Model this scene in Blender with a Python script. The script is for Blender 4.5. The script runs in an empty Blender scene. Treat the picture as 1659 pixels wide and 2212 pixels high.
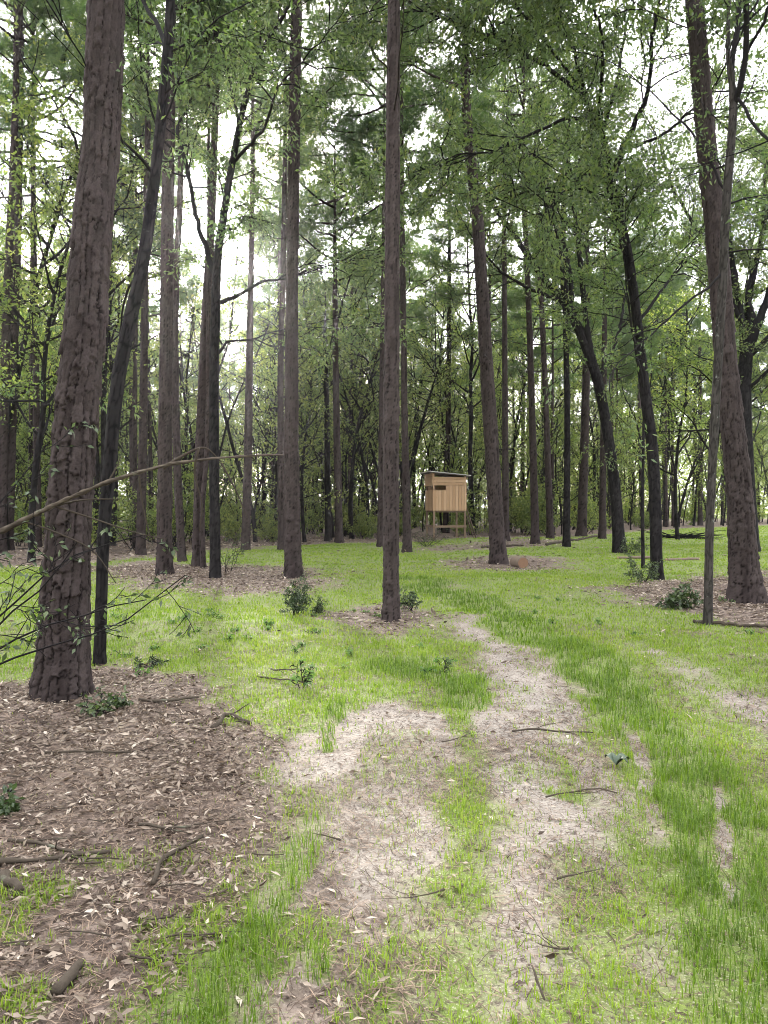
import bpy, math, time
import numpy as np

T0 = time.time()
SC = bpy.context.scene
COL = SC.collection
TAU = 2 * math.pi

# ------------------------------------------------------------------ camera geometry
F, CX, HY, EYE = 1597.7, 829.5, 1094.6, 1.6        # focal length, centre, eye line, eye height


def gd(y):
    return EYE * F / (y - HY)


def gp(x, y):
    Y = gd(y)
    return np.array([(x - CX) / F * Y, Y])


def wp(x, y, Y):
    return np.array([(x - CX) / F * Y, Y, EYE + (HY - y) / F * Y])


# ------------------------------------------------------------------ noise
def h3(a, b, s):
    a = np.asarray(a).astype(np.int64)
    b = np.asarray(b).astype(np.int64)
    n = (a * 374761393 + b * 668265263 + s * 1274126177) & 0xFFFFFFFF
    n = ((n ^ (n >> 13)) * 1103515245) & 0xFFFFFFFF
    n = ((n ^ (n >> 16)) * 668265261) & 0xFFFFFFFF
    n = n ^ (n >> 15)
    return (n & 0xFFFFFF) / float(0x1000000)


def vnoise(x, y, s=0):
    ix, iy = np.floor(x), np.floor(y)
    fx, fy = x - ix, y - iy
    fx = fx * fx * (3 - 2 * fx)
    fy = fy * fy * (3 - 2 * fy)
    a = h3(ix, iy, s); b = h3(ix + 1, iy, s); c = h3(ix, iy + 1, s); d = h3(ix + 1, iy + 1, s)
    return (a * (1 - fx) + b * fx) * (1 - fy) + (c * (1 - fx) + d * fx) * fy


def fbm(x, y, s=0, o=4):
    r = 0; amp = .5
    for k in range(o):
        r = r + amp * vnoise(x * 2 ** k, y * 2 ** k, s + 17 * k); amp *= .5
    return r / (1 - .5 ** o)


def sstep(a, b, x):
    t = np.clip((x - a) / (b - a), 0, 1)
    return t * t * (3 - 2 * t)


def worley(u, v, nu, seed):
    iu, iv = np.floor(u), np.floor(v)
    f1 = np.full(u.shape, 9.); f2 = np.full(u.shape, 9.)
    tone = np.zeros(u.shape); dv_ = np.zeros(u.shape)
    for du in (-1, 0, 1):
        for dv in (-1, 0, 1):
            cu, cv = iu + du, iv + dv
            w = np.mod(cu, nu)
            px = cu + .12 + .76 * h3(w, cv, seed); py = cv + .12 + .76 * h3(w, cv, seed + 5)
            d = np.hypot(px - u, py - v)
            near = d < f1
            f2 = np.where(near, f1, np.minimum(f2, d))
            tone = np.where(near, h3(w, cv, seed + 9), tone)
            dv_ = np.where(near, v - py, dv_)
            f1 = np.where(near, d, f1)
    return f1, f2, tone, dv_


# ------------------------------------------------------------------ mesh building
class MB:
    def __init__(self):
        self.v = []; self.q = []; self.t = []; self.n = 0
        self.tone = []; self.crev = []; self.qm = []; self.tm = []

    def add(self, v, q=None, t=None, tone=.5, crev=0., mat=0):
        v = np.asarray(v, float).reshape(-1, 3); k = len(v)
        self.v.append(v)
        self.tone.append(np.broadcast_to(np.asarray(tone, float), (k,)))
        self.crev.append(np.broadcast_to(np.asarray(crev, float), (k,)))
        if q is not None and len(q):
            self.q.append(np.asarray(q) + self.n); self.qm.append(np.full(len(q), mat))
        if t is not None and len(t):
            self.t.append(np.asarray(t) + self.n); self.tm.append(np.full(len(t), mat))
        self.n += k

    def mesh(self, name, mats, smooth=True):
        v = np.concatenate(self.v) if self.v else np.zeros((0, 3))
        q = np.concatenate(self.q) if self.q else np.zeros((0, 4), int)
        t = np.concatenate(self.t) if self.t else np.zeros((0, 3), int)
        mi = np.concatenate(self.qm + self.tm) if (self.qm or self.tm) else np.zeros(0, int)
        me = bpy.data.meshes.new(name)
        me.vertices.add(len(v)); me.vertices.foreach_set('co', v.astype(np.float32).ravel())
        loops = np.concatenate([q.ravel(), t.ravel()]).astype(np.int32)
        me.loops.add(len(loops)); me.loops.foreach_set('vertex_index', loops)
        npoly = len(q) + len(t)
        me.polygons.add(npoly)
        st = np.concatenate([np.arange(len(q)) * 4, len(q) * 4 + np.arange(len(t)) * 3]).astype(np.int32)
        me.polygons.foreach_set('loop_start', st)
        me.polygons.foreach_set('material_index', mi.astype(np.int32))
        me.polygons.foreach_set('use_smooth', np.full(npoly, smooth))
        for nm, arr in (('tone', self.tone), ('crev', self.crev)):
            at = me.attributes.new(nm, 'FLOAT', 'POINT')
            at.data.foreach_set('value', np.concatenate(arr).astype(np.float32))
        for m in mats:
            me.materials.append(m)
        me.update(calc_edges=True)
        me.validate()
        return me

    def build(self, name, mats, parent=None, smooth=True):
        return link(name, self.mesh(name, mats if isinstance(mats, (list, tuple)) else [mats], smooth), parent)


def link(name, me, parent=None):
    o = bpy.data.objects.new(name, me); COL.objects.link(o)
    if parent is not None:
        o.parent = parent
    return o


def tag(o, label=None, cat=None, group=None, kind=None):
    if label: o['label'] = label
    if cat: o['category'] = cat
    if group: o['group'] = group
    if kind: o['kind'] = kind
    return o


def empty(name, loc=(0, 0, 0), rz=0., **kw):
    o = bpy.data.objects.new(name, None); COL.objects.link(o)
    o.empty_display_size = .2
    o.location = loc; o.rotation_euler = (0, 0, rz)
    return tag(o, **kw)


def unit(v):
    v = np.asarray(v, float)
    return v / np.maximum(np.linalg.norm(v, axis=-1, keepdims=True), 1e-9)


def smooth_path(P, n):
    """Catmull-Rom through the rows of P (any number of columns), n samples even in chord length."""
    P = np.asarray(P, float)
    if len(P) == 2:
        t = np.linspace(0, 1, n)[:, None]
        return P[0] * (1 - t) + P[1] * t
    d = np.linalg.norm(np.diff(P[:, :3], axis=0), axis=1); s = np.concatenate([[0], np.cumsum(d)])
    Q = np.vstack([2 * P[0] - P[1], P, 2 * P[-1] - P[-2]])
    x = np.linspace(0, s[-1], n)
    k = np.clip(np.searchsorted(s, x, side='right') - 1, 0, len(P) - 2)
    t = ((x - s[k]) / np.maximum(d[k], 1e-9))[:, None]
    a, b, c, e = Q[k], Q[k + 1], Q[k + 2], Q[k + 3]
    return .5 * (2 * b + (c - a) * t + (2 * a - 5 * b + 4 * c - e) * t ** 2 + (3 * b - a - 3 * c + e) * t ** 3)


def frames(path):
    tg = unit(np.gradient(path, axis=0))
    m = np.abs(tg.mean(0)); ref = np.eye(3)[int(np.argmin(m))]
    u = unit(ref - (tg @ ref)[:, None] * tg)
    return tg, u, np.cross(tg, u)


def grid_quads(rows, sides):
    i = np.arange(rows - 1)[:, None] * sides; j = np.arange(sides)[None, :]; j2 = (j + 1) % sides
    return np.stack([i + j, i + j2, i + sides + j2, i + sides + j], -1).reshape(-1, 4)


def tube(mb, path, rad, sides=6, tone=.5, crev=.3, mat=0, cap=True):
    path = np.asarray(path, float); rad = np.broadcast_to(np.asarray(rad, float), (len(path),))
    tg, u, v = frames(path)
    a = np.arange(sides) / sides * TAU
    ring = path[:, None] + rad[:, None, None] * (u[:, None] * np.cos(a)[None, :, None] + v[:, None] * np.sin(a)[None, :, None])
    n0 = len(path) * sides
    V = ring.reshape(-1, 3)
    t = None
    if cap:
        V = np.vstack([V, path[0], path[-1]])
        j = np.arange(sides); j2 = (j + 1) % sides
        t = np.vstack([np.stack([np.full(sides, n0), j2, j], 1),
                       np.stack([np.full(sides, n0 + 1), n0 - sides + j, n0 - sides + j2], 1)])
    mb.add(V, grid_quads(len(path), sides), t, tone, crev, mat)


def trunk(mb, pts, ds, sides, bark, seed, zfine=99., flare=.4, mat=0):
    """Bark-covered stem; pts rows are x, y, z, radius, from the ground up."""
    pts = np.asarray(pts, float)
    n = max(8, int(np.linalg.norm(np.diff(pts[:, :3], axis=0), axis=1).sum() / ds))
    S = smooth_path(pts, n)
    keep = (S[:, 2] < zfine) | (np.arange(n) % max(1, int(.25 / ds)) == 0); keep[-1] = True
    S = S[keep]
    path, rad = S[:, :3], np.maximum(S[:, 3], .006)
    h = path[:, 2] - path[0, 2]
    arc = np.concatenate([[0], np.cumsum(np.linalg.norm(np.diff(path, axis=0), axis=1))])
    tg, u, v = frames(path)
    a = np.arange(sides) / sides * TAU
    A, H = np.meshgrid(a, arc); RR = np.repeat(rad[:, None], sides, 1)
    r0 = pts[0, 3]
    base = RR * (1 + (flare * (.6 + .4 * np.cos(5 * A + seed) * .6 + .3 * np.cos(3 * A + 2 * seed))) * np.exp(-np.maximum(H - .05, 0) / max(1.6 * r0, .12)))
    wob = fbm(np.cos(A) * 1.3 + 7 * seed, H * 1.1 + np.sin(A) * 1.3, seed, 3) - .5
    base = base * (1 + .10 * wob)
    hue = fbm(np.cos(A) * 2 + seed, H * .8 + np.sin(A) * 2, seed + 3, 3)
    fade = sstep(0, .06, A / TAU) * (1 - sstep(.94, 1, A / TAU))      # keeps the seam closed
    if bark == 'pine':
        nu = int(np.clip(round(TAU * r0 / .085), 5, 20)); cv = .15
        amp = np.clip(.15 * RR, .006, .026) * (1 - .3 * sstep(1.5, 5, H))
        U = A / TAU * nu; V = H / cv
        wu = U + fade * (1.0 * (vnoise(U * .55, V * .35, seed + 40) - .5) + .55 * (vnoise(U * 1.3, V * .9, seed + 42) - .5) + .28 * (vnoise(U * 4, V * 7, seed + 43) - .5))
        col = np.mod(np.floor(wu), nu)
        wv = V * (.45 + .75 * h3(col, col * 0, seed + 44)) + 9 * h3(col, col * 0 + 1, seed + 45) + (.5 * (vnoise(U * 2.3, V * 3.1, seed + 41) - .5) + .3 * (vnoise(U * 6, V * 5, seed + 47) - .5)) * fade
        wv = wv + .5 * (wu - np.floor(wu) - .5) * (h3(col, col * 0 + 2, seed + 48) - .5)
        row = np.floor(wv); fu = wu - np.floor(wu); fv = wv - row
        tone = h3(col, row, seed + 46)
        eu = np.minimum(fu, 1 - fu); ev = np.minimum(fv, 1 - fv)
        f1, f2, t2, dv = worley(wu * 1.9, wv * 1.7, nu * 2, seed + 11)
        hs_ = h3(col, np.round(wv), seed + 49)
        gap = sstep(.005, .05 + .09 * vnoise(U * .8, V * .8, seed + 51), eu) * (1 - (.25 + .75 * hs_) * (1 - sstep(.004, .045, ev + .05 * (t2 - .5))))
        pl = gap * (.75 + .25 * sstep(.01, .12, f2 - f1))
        soft = 1 - (.12 + .33 * sstep(2.0, 4.5, H)) * sstep(.35, .65, fbm(U * .9, V * .6, seed + 50, 3))
        pl = 1 - (1 - pl) * soft
        rel = pl * (.30 + .75 * tone + .22 * t2 + .85 * (.5 - fv) * (.3 + tone)) + .22 * (vnoise(U * 5, V * 9, seed + 2) - .5) * fade
        tone = .5 * tone + .3 * t2 + .2 * vnoise(U * 6, V * 2, seed + 52)
        tone = np.clip((tone - .5) * .8 + .5 + .38 * (1 - sstep(.02, .13, fv)) * hs_, 0, 1.15)
    else:
        nu = int(np.clip(round(TAU * r0 / .045), 6, 26)); cv = .26
        amp = np.clip(.06 * RR, .002, .008)
        U = A / TAU * nu; V = H / cv
        wu = U + .7 * (vnoise(U * 1.1, V * 2.2, seed + 40) - .5) * fade; wv = V + .6 * (vnoise(U * 1.2, V * 1.7, seed + 41) - .5) * fade
        f1, f2, tone, dv = worley(wu, wv, nu, seed + 11)
        pl = sstep(.0, .3, f2 - f1)
        rel = pl * (.45 + .75 * tone) + .35 * (vnoise(U * 3.1, V * 6.3, seed + 2) - .5) * fade
    disp = amp * (rel - .6)
    rr = base + disp
    P = path[:, None] + rr[..., None] * (u[:, None] * np.cos(a)[None, :, None] + v[:, None] * np.sin(a)[None, :, None])
    V3 = P.reshape(-1, 3)
    n0 = len(V3)
    V3 = np.vstack([V3, path[-1]])
    j = np.arange(sides)
    t = np.stack([np.full(sides, n0), n0 - sides + j, n0 - sides + (j + 1) % sides], 1)
    tn = np.append((.62 * tone + .38 * hue).ravel(), .5); cr = np.append((1 - pl).ravel(), .5)
    mb.add(V3, grid_quads(len(path), sides), t, tn, cr, mat)


# ------------------------------------------------------------------ foliage
def add_leaves(mb, P, D, L, W, rng, tone=None, fold=.18, mat=0, droop=0.):
    n = len(P)
    if n == 0: return
    D = unit(D)
    r = unit(rng.normal(size=(n, 3)) + np.array([0, 0, .9]))
    S = unit(np.cross(D, r)); N = np.cross(S, D)
    L = np.broadcast_to(L, (n,))[:, None]; W = np.broadcast_to(W, (n,))[:, None]
    mid = P + D * L * .45
    V = np.stack([P, mid + S * W + N * W * fold, P + D * L - np.array([0, 0, 1.]) * L * droop, mid - S * W + N * W * fold], 1).reshape(-1, 3)
    i = np.arange(n)[:, None] * 4
    t = np.concatenate([i + [0, 1, 2], i + [0, 2, 3]])
    if tone is None: tone = rng.random(n)
    mb.add(V, None, t, np.repeat(tone, 4), 0, mat)


def add_tufts(mb, P, D, rng, k=30, L=.17, W=.0065, mat=0):
    n = len(P)
    if n == 0: return
    D = unit(D)
    Pk = np.repeat(P, k, 0) + np.repeat(D, k, 0) * (rng.random((n * k, 1)) - .75) * .14
    d = unit(np.repeat(D, k, 0) * .8 + unit(rng.normal(size=(n * k, 3))) * .85)
    S = unit(np.cross(d, rng.normal(size=(n * k, 3))))
    LL = L * (.75 + .5 * rng.random((n * k, 1)))
    V = np.stack([Pk + S * W, Pk - S * W, Pk + d * LL], 1).reshape(-1, 3)
    t = np.arange(n * k * 3).reshape(-1, 3)
    tn = np.repeat(np.clip(rng.random(n)[:, None] * .7 + rng.random((n, k)) * .3, 0, 1).ravel(), 3)
    mb.add(V, None, t, tn, 0, mat)


def bpath(p, d, L, n, rng, wig=.18, up=.05):
    out = [np.array(p, float)]; d = unit(d)
    for _ in range(n):
        d = unit(d + rng.normal(size=3) * wig + np.array([0, 0, up]))
        out.append(out[-1] + d * L / n)
    return np.array(out)


def side_dir(t, ang, rng, flat=.75):
    r = rng.normal(size=3); r = r - (r @ t) * t; r = unit(r)
    d = t * math.cos(ang) + r * math.sin(ang)
    d[2] *= flat
    return unit(d)


def at(path, t):
    x = t * (len(path) - 1); i = min(int(x), len(path) - 2); f = x - i
    return path[i] * (1 - f) + path[i + 1] * f, unit(path[i + 1] - path[i])


class Twigs:
    def __init__(self): self.a = []; self.b = []
    def add(self, path):
        for i in range(len(path) - 1):
            self.a.append(path[i]); self.b.append(path[i + 1])

    def leaves(self, mb, rng, per, L, W, spread=.05, mat=0, tone=None):
        if not self.a: return
        A, B = np.array(self.a), np.array(self.b)
        k = rng.poisson(per, len(A)); idx = np.repeat(np.arange(len(A)), k)
        t = rng.random((len(idx), 1))
        P = A[idx] * (1 - t) + B[idx] * t + rng.normal(size=(len(idx), 3)) * spread
        D = unit(B[idx] - A[idx]) * .6 + unit(rng.normal(size=(len(idx), 3))) * .8 + np.array([0, 0, -.25])
        s = .65 + .6 * rng.random(len(idx))
        tw = rng.random(len(A))[idx] * .6 + rng.random(len(idx)) * .4
        add_leaves(mb, P, D, L * s, W * s, rng, tone=tw if tone is None else tone, mat=mat, droop=.12)


def spray(mb, tw, path, r0, rng, nsub, L, level, wig=.2, t0=.3, up=.03, flat=.7, sides=4):
    """Sub-branches along a limb; the last level carries the leaves."""
    for k in range(nsub):
        t = t0 + (1 - t0) * (k + rng.random()) / nsub
        p, tg = at(path, min(t, .999))
        d = side_dir(tg, rng.uniform(.5, 1.15), rng, flat)
        l = L * rng.uniform(.6, 1.2) * (1.15 - .45 * t)
        q = bpath(p, d, l, 4 if level else 3, rng, wig, up)
        r = max(.0035, r0 * rng.uniform(.35, .55) * (1.1 - .6 * t))
        tube(mb, q, np.linspace(r, max(.0025, r * .35), len(q)), sides if level else 3, tone=rng.random(), cap=False)
        if level:
            spray(mb, tw, q, r, rng, max(3, int(nsub * .75)), l * .5, level - 1, wig, .2, up, flat, 3)
            tw.add(q[-2:])
        else:
            tw.add(q)


# ------------------------------------------------------------------ materials
def nmat(name):
    m = bpy.data.materials.new(name); m.use_nodes = True
    nt = m.node_tree; nt.nodes.clear()
    out = nt.nodes.new('ShaderNodeOutputMaterial')
    return m, nt, out


def nd(nt, typ, ins=None, **kw):
    n = nt.nodes.new(typ)
    for k, v in kw.items(): setattr(n, k, v)
    for k, v in (ins or {}).items():
        s = n.inputs[k]
        if isinstance(v, bpy.types.NodeSocket): nt.links.new(v, s)
        else: s.default_value = v
    return n


def c4(c): return (*c, 1.)


def ramp(nt, fac, stops, interp='LINEAR'):
    n = nd(nt, 'ShaderNodeValToRGB', {'Fac': fac}); e = n.color_ramp.elements
    n.color_ramp.interpolation = interp
    while len(e) < len(stops): e.new(.5)
    for k, (p, c) in enumerate(stops):
        e[k].position = p; e[k].color = c4(c)
    return n.outputs['Color']


def mixc(nt, fac, a, b, blend='MIX'):
    n = nd(nt, 'ShaderNodeMix', data_type='RGBA', blend_type=blend)
    for i, v in ((0, fac), (6, a), (7, b)):
        if isinstance(v, bpy.types.NodeSocket): nt.links.new(v, n.inputs[i])
        else: n.inputs[i].default_value = c4(v) if isinstance(v, tuple) and len(v) == 3 else v
    return n.outputs[2]


def attr(nt, name): return nd(nt, 'ShaderNodeAttribute', attribute_name=name).outputs['Fac']


def noise(nt, scale, detail=4, vec=None, rough=.55):
    ins = {'Scale': scale, 'Detail': detail, 'Roughness': rough}
    if vec is not None: ins['Vector'] = vec
    return nd(nt, 'ShaderNodeTexNoise', ins).outputs['Fac']


def mathn(nt, op, a, b=0.):
    n = nd(nt, 'ShaderNodeMath', operation=op)
    for i, v in ((0, a), (1, b)):
        if isinstance(v, bpy.types.NodeSocket): nt.links.new(v, n.inputs[i])
        else: n.inputs[i].default_value = v
    return n.outputs[0]


def bark_mat(name, lo, hi, crev, lichen=None, lich_amt=.5):
    m, nt, out = nmat(name)
    geo = nd(nt, 'ShaderNodeTexCoord').outputs['Object']
    base = ramp(nt, attr(nt, 'tone'), [(.15, lo), (.85, hi)])
    n1 = noise(nt, 28, 5, geo)
    base = mixc(nt, mathn(nt, 'MULTIPLY', n1, .55), base, tuple(.55 * x for x in lo))
    if lichen:
        n2 = noise(nt, 6, 5, geo, .65)
        base = mixc(nt, ramp(nt, n2, [(lich_amt, (0, 0, 0)), (lich_amt + .1, (1, 1, 1))]), base, lichen)
    base = mixc(nt, mathn(nt, 'MULTIPLY', attr(nt, 'crev'), 1.), base, crev)
    bump = nd(nt, 'ShaderNodeBump', {'Strength': .5, 'Distance': .01, 'Height': noise(nt, 60, 6, geo)})
    b = nd(nt, 'ShaderNodeBsdfPrincipled', {'Base Color': base, 'Roughness': .95, 'Specular IOR Level': .06, 'Normal': bump.outputs[0]})
    nt.links.new(b.outputs[0], out.inputs[0])
    return m


def leaf_mat(name, stops, trans=.45, rough=.5, spec=.35, tcol=(1., 1.25, .55)):
    m, nt, out = nmat(name)
    col = ramp(nt, attr(nt, 'tone'), stops)
    info = nd(nt, 'ShaderNodeObjectInfo').outputs['Random']
    col = mixc(nt, 1., col, ramp(nt, info, [(0, (.8, .85, .8)), (1, (1.2, 1.12, 1.0))]), 'MULTIPLY')
    p = nd(nt, 'ShaderNodeBsdfPrincipled', {'Base Color': col, 'Roughness': rough, 'Specular IOR Level': spec})
    tr = nd(nt, 'ShaderNodeBsdfTranslucent', {'Color': mixc(nt, 1., col, tcol, 'MULTIPLY')})
    mx = nd(nt, 'ShaderNodeMixShader', {'Fac': trans})
    nt.links.new(p.outputs[0], mx.inputs[1]); nt.links.new(tr.outputs[0], mx.inputs[2])
    nt.links.new(mx.outputs[0], out.inputs[0])
    return m


M = {}
M['pine_bark'] = bark_mat('pine_bark', (.024, .0178, .0168), (.078, .0615, .058), (.004, .003, .0026))
M['oak_bark'] = bark_mat('oak_bark', (.012, .011, .011), (.032, .028, .028), (.005, .0045, .0045), (.075, .08, .07), .66)
M['pale_bark'] = bark_mat('pale_bark', (.035, .031, .028), (.07, .062, .056), (.016, .014, .012), (.17, .175, .155), .60)
M['dead_wood'] = bark_mat('dead_wood', (.04, .031, .023), (.125, .102, .078), (.014, .011, .009), (.16, .165, .12), .6)
M['oak_leaf'] = leaf_mat('oak_leaf', [(0, (.06, .086, .05)), (.5, (.11, .145, .07)), (.9, (.18, .21, .08)), (1, (.24, .21, .08))], .5)
M['far_leaf'] = leaf_mat('far_leaf', [(0, (.056, .08, .038)), (.5, (.145, .175, .066)), (1, (.28, .29, .095))], .58)
M['needle'] = leaf_mat('needle', [(0, (.055, .09, .046)), (.6, (.095, .14, .06)), (1, (.155, .195, .07))], .45, .55)
M['shrub_leaf'] = leaf_mat('shrub_leaf', [(0, (.025, .042, .018)), (.6, (.05, .075, .03)), (1, (.10, .13, .05))], .3, .4, .5)
M['weed_leaf'] = leaf_mat('weed_leaf', [(0, (.06, .12, .04)), (1, (.14, .22, .07))], .4)
M['grass'] = leaf_mat('grass', [(0, (.065, .118, .014)), (.25, (.118, .195, .02)), (.65, (.18, .262, .028)), (.86, (.24, .295, .045)), (1, (.38, .33, .16))], .45, .5, .3, (1.05, 1.15, .6))
M['litter'] = leaf_mat('litter', [(0, (.045, .031, .025)), (.35, (.12, .09, .074)), (.7, (.265, .21, .176)), (1, (.47, .405, .355))], .1, .7, .25, (1, .8, .6))
M['needle_litter'] = leaf_mat('needle_litter', [(0, (.03, .02, .016)), (.6, (.10, .068, .054)), (1, (.24, .18, .14))], .05, .8, .2, (1, 1, 1))


def wood_mat(name, lo, hi):
    m, nt, out = nmat(name)
    tc = nd(nt, 'ShaderNodeTexCoord').outputs['Object']
    base = ramp(nt, attr(nt, 'tone'), [(0, lo), (1, hi)])
    mp = nd(nt, 'ShaderNodeMapping', {'Vector': tc, 'Scale': (14, 14, 1.2)}).outputs[0]
    g = noise(nt, 3, 5, mp)
    base = mixc(nt, mathn(nt, 'MULTIPLY', g, .5), base, tuple(.5 * x for x in lo))
    v = nd(nt, 'ShaderNodeTexVoronoi', {'Vector': tc, 'Scale': 5.}).outputs['Distance']
    base = mixc(nt, ramp(nt, v, [(.04, (1, 1, 1)), (.09, (0, 0, 0))]), base, (.16, .08, .04))
    base = mixc(nt, attr(nt, 'crev'), base, (.10, .055, .03))
    b = nd(nt, 'ShaderNodeBsdfPrincipled', {'Base Color': base, 'Roughness': .7, 'Specular IOR Level': .3})
    nt.links.new(b.outputs[0], out.inputs[0])
    return m


M['board'] = wood_mat('board', (.40, .245, .135), (.55, .365, .222))
M['post_wood'] = wood_mat('post_wood', (.15, .10, .065), (.24, .165, .11))
M['dark_wood'] = wood_mat('dark_wood', (.06, .045, .035), (.10, .075, .055))
M['cut_end'] = wood_mat('cut_end', (.40, .26, .14), (.58, .40, .23))


def simple_mat(name, col, rough=.6, metal=0.):
    m, nt, out = nmat(name)
    tc = nd(nt, 'ShaderNodeTexCoord').outputs['Object']
    n = noise(nt, 5, 5, tc)
    c = mixc(nt, mathn(nt, 'MULTIPLY', n, .35), col, tuple(.6 * x for x in col))
    b = nd(nt, 'ShaderNodeBsdfPrincipled', {'Base Color': c, 'Roughness': rough, 'Metallic': metal})
    nt.links.new(b.outputs[0], out.inputs[0])
    return m


M['log_bark'] = bark_mat('log_bark', (.14, .105, .08), (.28, .22, .17), (.05, .035, .028))
M['old_cut'] = wood_mat('old_cut', (.16, .085, .05), (.26, .15, .09))
M['roof'] = simple_mat('roof_sheet', (.5, .48, .44), .55)
M['green_leaf'] = simple_mat('broad_leaf', (.04, .062, .032), .6)

# ------------------------------------------------------------------ ground map
PX = lambda L: np.array([gp(*p[:2]) for p in L])


def sdf_poly(poly, x, y):
    """Signed distance to a polygon, negative inside."""
    d = np.full(x.shape, 1e9); ins = np.zeros(x.shape, bool)
    n = len(poly)
    for i in range(n):
        ax, ay = poly[i]; bx, by = poly[(i + 1) % n]
        ex, ey = bx - ax, by - ay; wx, wy = x - ax, y - ay
        t = np.clip((wx * ex + wy * ey) / (ex * ex + ey * ey + 1e-12), 0, 1)
        d = np.minimum(d, (wx - ex * t) ** 2 + (wy - ey * t) ** 2)
        c = ((ay <= y) & (by > y)) | ((by <= y) & (ay > y))
        with np.errstate(divide='ignore', invalid='ignore'):
            xi = ax + (y - ay) * ex / (ey if ey else 1e-12)
        ins ^= c & (x < xi)
    d = np.sqrt(d)
    return np.where(ins, -d, d)


def strip(line, x, y):
    """1 on a polyline, falling to 0 at its half width (pixels given as the third item)."""
    r = np.full(x.shape, 9.)
    pts = [(*gp(a, b), w / F * gd(b)) for a, b, w in line]
    for (ax, ay, aw), (bx, by, bw) in zip(pts, pts[1:]):
        ex, ey = bx - ax, by - ay; wx, wy = x - ax, y - ay
        t = np.clip((wx * ex + wy * ey) / (ex * ex + ey * ey), 0, 1)
        d = np.hypot(wx - ex * t, wy - ey * t) / (aw + (bw - aw) * t)
        r = np.minimum(r, d)
    return 1 - sstep(.55, 1.25, r)


LITTER = [
    ([(-400, 1470), (70, 1470), (180, 1440), (330, 1437), (440, 1470), (510, 1540), (545, 1620), (600, 1660), (610, 1760), (590, 1860), (520, 1960), (400, 2000), (200, 2030), (0, 2060), (-600, 2100)], .16, 1.),
    ([(150, 1232), (250, 1216), (330, 1213), (480, 1222), (620, 1226), (730, 1238), (715, 1264), (600, 1282), (480, 1288), (380, 1276), (250, 1262)], .7, 1.),
    ([(700, 1325), (780, 1308), (900, 1302), (950, 1322), (940, 1350), (860, 1362), (760, 1348)], .35, .85),
    ([(950, 1216), (1010, 1203), (1110, 1201), (1250, 1213), (1210, 1226), (1090, 1232), (990, 1231)], .7, 1.),
    ([(1300, 1278), (1380, 1256), (1470, 1248), (1659, 1232), (1800, 1235), (1900, 1400), (1659, 1362), (1540, 1345), (1440, 1325), (1340, 1305)], .5, 1.),
    ([(850, 1186), (960, 1176), (1080, 1166), (1240, 1166), (1230, 1180), (1080, 1186), (900, 1192)], 1., .8),
]
LITTER = [(PX(p), s, k) for p, s, k in LITTER]
CLEAR = PX([(-2600, 1330), (-300, 1240), (60, 1222), (220, 1213), (420, 1194), (560, 1184), (700, 1174), (800, 1171), (900, 1169), (1000, 1162), (1230, 1160), (1400, 1146), (1560, 1138), (1700, 1133), (2300, 1135), (3500, 1300)]
           ) if True else None
CLEAR = np.vstack([CLEAR, [[25, -30], [-25, -30]]])
SAND = [
    ([(745, 1540), (860, 1525), (985, 1555), (1010, 1640), (960, 1720), (955, 1850), (890, 2000), (840, 2160), (720, 2100), (690, 1950), (680, 1800), (690, 1700), (600, 1690), (560, 1650), (640, 1610)], .10, 1.),
    ([(962, 1318), (1010, 1330), (1075, 1370), (1180, 1435), (1290, 1530), (1330, 1640), (1365, 1760), (1360, 1890), (1230, 1900), (1205, 2050), (1200, 2300), (1055, 2300), (1050, 1900), (1045, 1750), (1000, 1600), (1035, 1500), (1020, 1420), (1000, 1360)], .14, 1.),
    ([(1330, 1385), (1400, 1392), (1500, 1440), (1600, 1480), (1800, 1560), (1800, 1680), (1640, 1600), (1520, 1510), (1420, 1440)], .2, .8),
    ([(1360, 2020), (1440, 2010), (1520, 2090), (1530, 2180), (1440, 2170), (1380, 2100)], .1, .8),
    ([(850, 1930), (1050, 1900), (1060, 2300), (700, 2300), (690, 2090)], .2, .45),
    ([(740, 1180), (800, 1176), (840, 1180), (830, 1188), (770, 1186)], .8, .5),
    ([(880, 1225), (1010, 1268), (1090, 1310), (1060, 1318), (960, 1275)], .3, .45),
]
SAND = [(PX(p), s, k) for p, s, k in SAND]
LUSH = [
    [(900, 1250, 40), (1000, 1290, 55), (1120, 1345, 70), (1230, 1420, 85), (1340, 1500, 85), (1440, 1620, 110), (1510, 1760, 125), (1560, 1950, 120), (1610, 2230, 140)],
    [(722, 1535, 26), (715, 1625, 20)],
    [(680, 1765, 28), (650, 1850, 45), (600, 1950, 60), (570, 2040, 50)],
    [(560, 2030, 50), (520, 2120, 120), (480, 2260, 200)],
    [(690, 2080, 45), (715, 2160, 45)],
    [(870, 1440, 90), (980, 1470, 60), (1010, 1530, 40)],
]
THIN = [
    [(812, 1590, 12), (805, 1720, 12)], [(890, 1640, 10), (880, 1800, 12)],
    [(1000, 1700, 30), (1030, 1800, 38), (1000, 1950, 32), (1010, 2110, 40), (1030, 2260, 40)],
    [(900, 1960, 22), (850, 2250, 50)], [(760, 1960, 10), (740, 2060, 14)],
    [(1150, 1560, 32), (1180, 1650, 40), (1215, 1710, 50), (1290, 1740, 50)],
    [(1245, 1930, 40), (1260, 2040, 55), (1290, 2200, 60)], [(1390, 1900, 35), (1400, 2000, 45)],
]
GAPS = [[(1362, 1560, 12), (1375, 1650, 18), (1400, 1760, 18), (1420, 1830, 14)], [(1530, 1690, 12), (1560, 1760, 22), (1548, 1960, 26)], [(1640, 1940, 30), (1659, 2030, 40)]]


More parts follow.
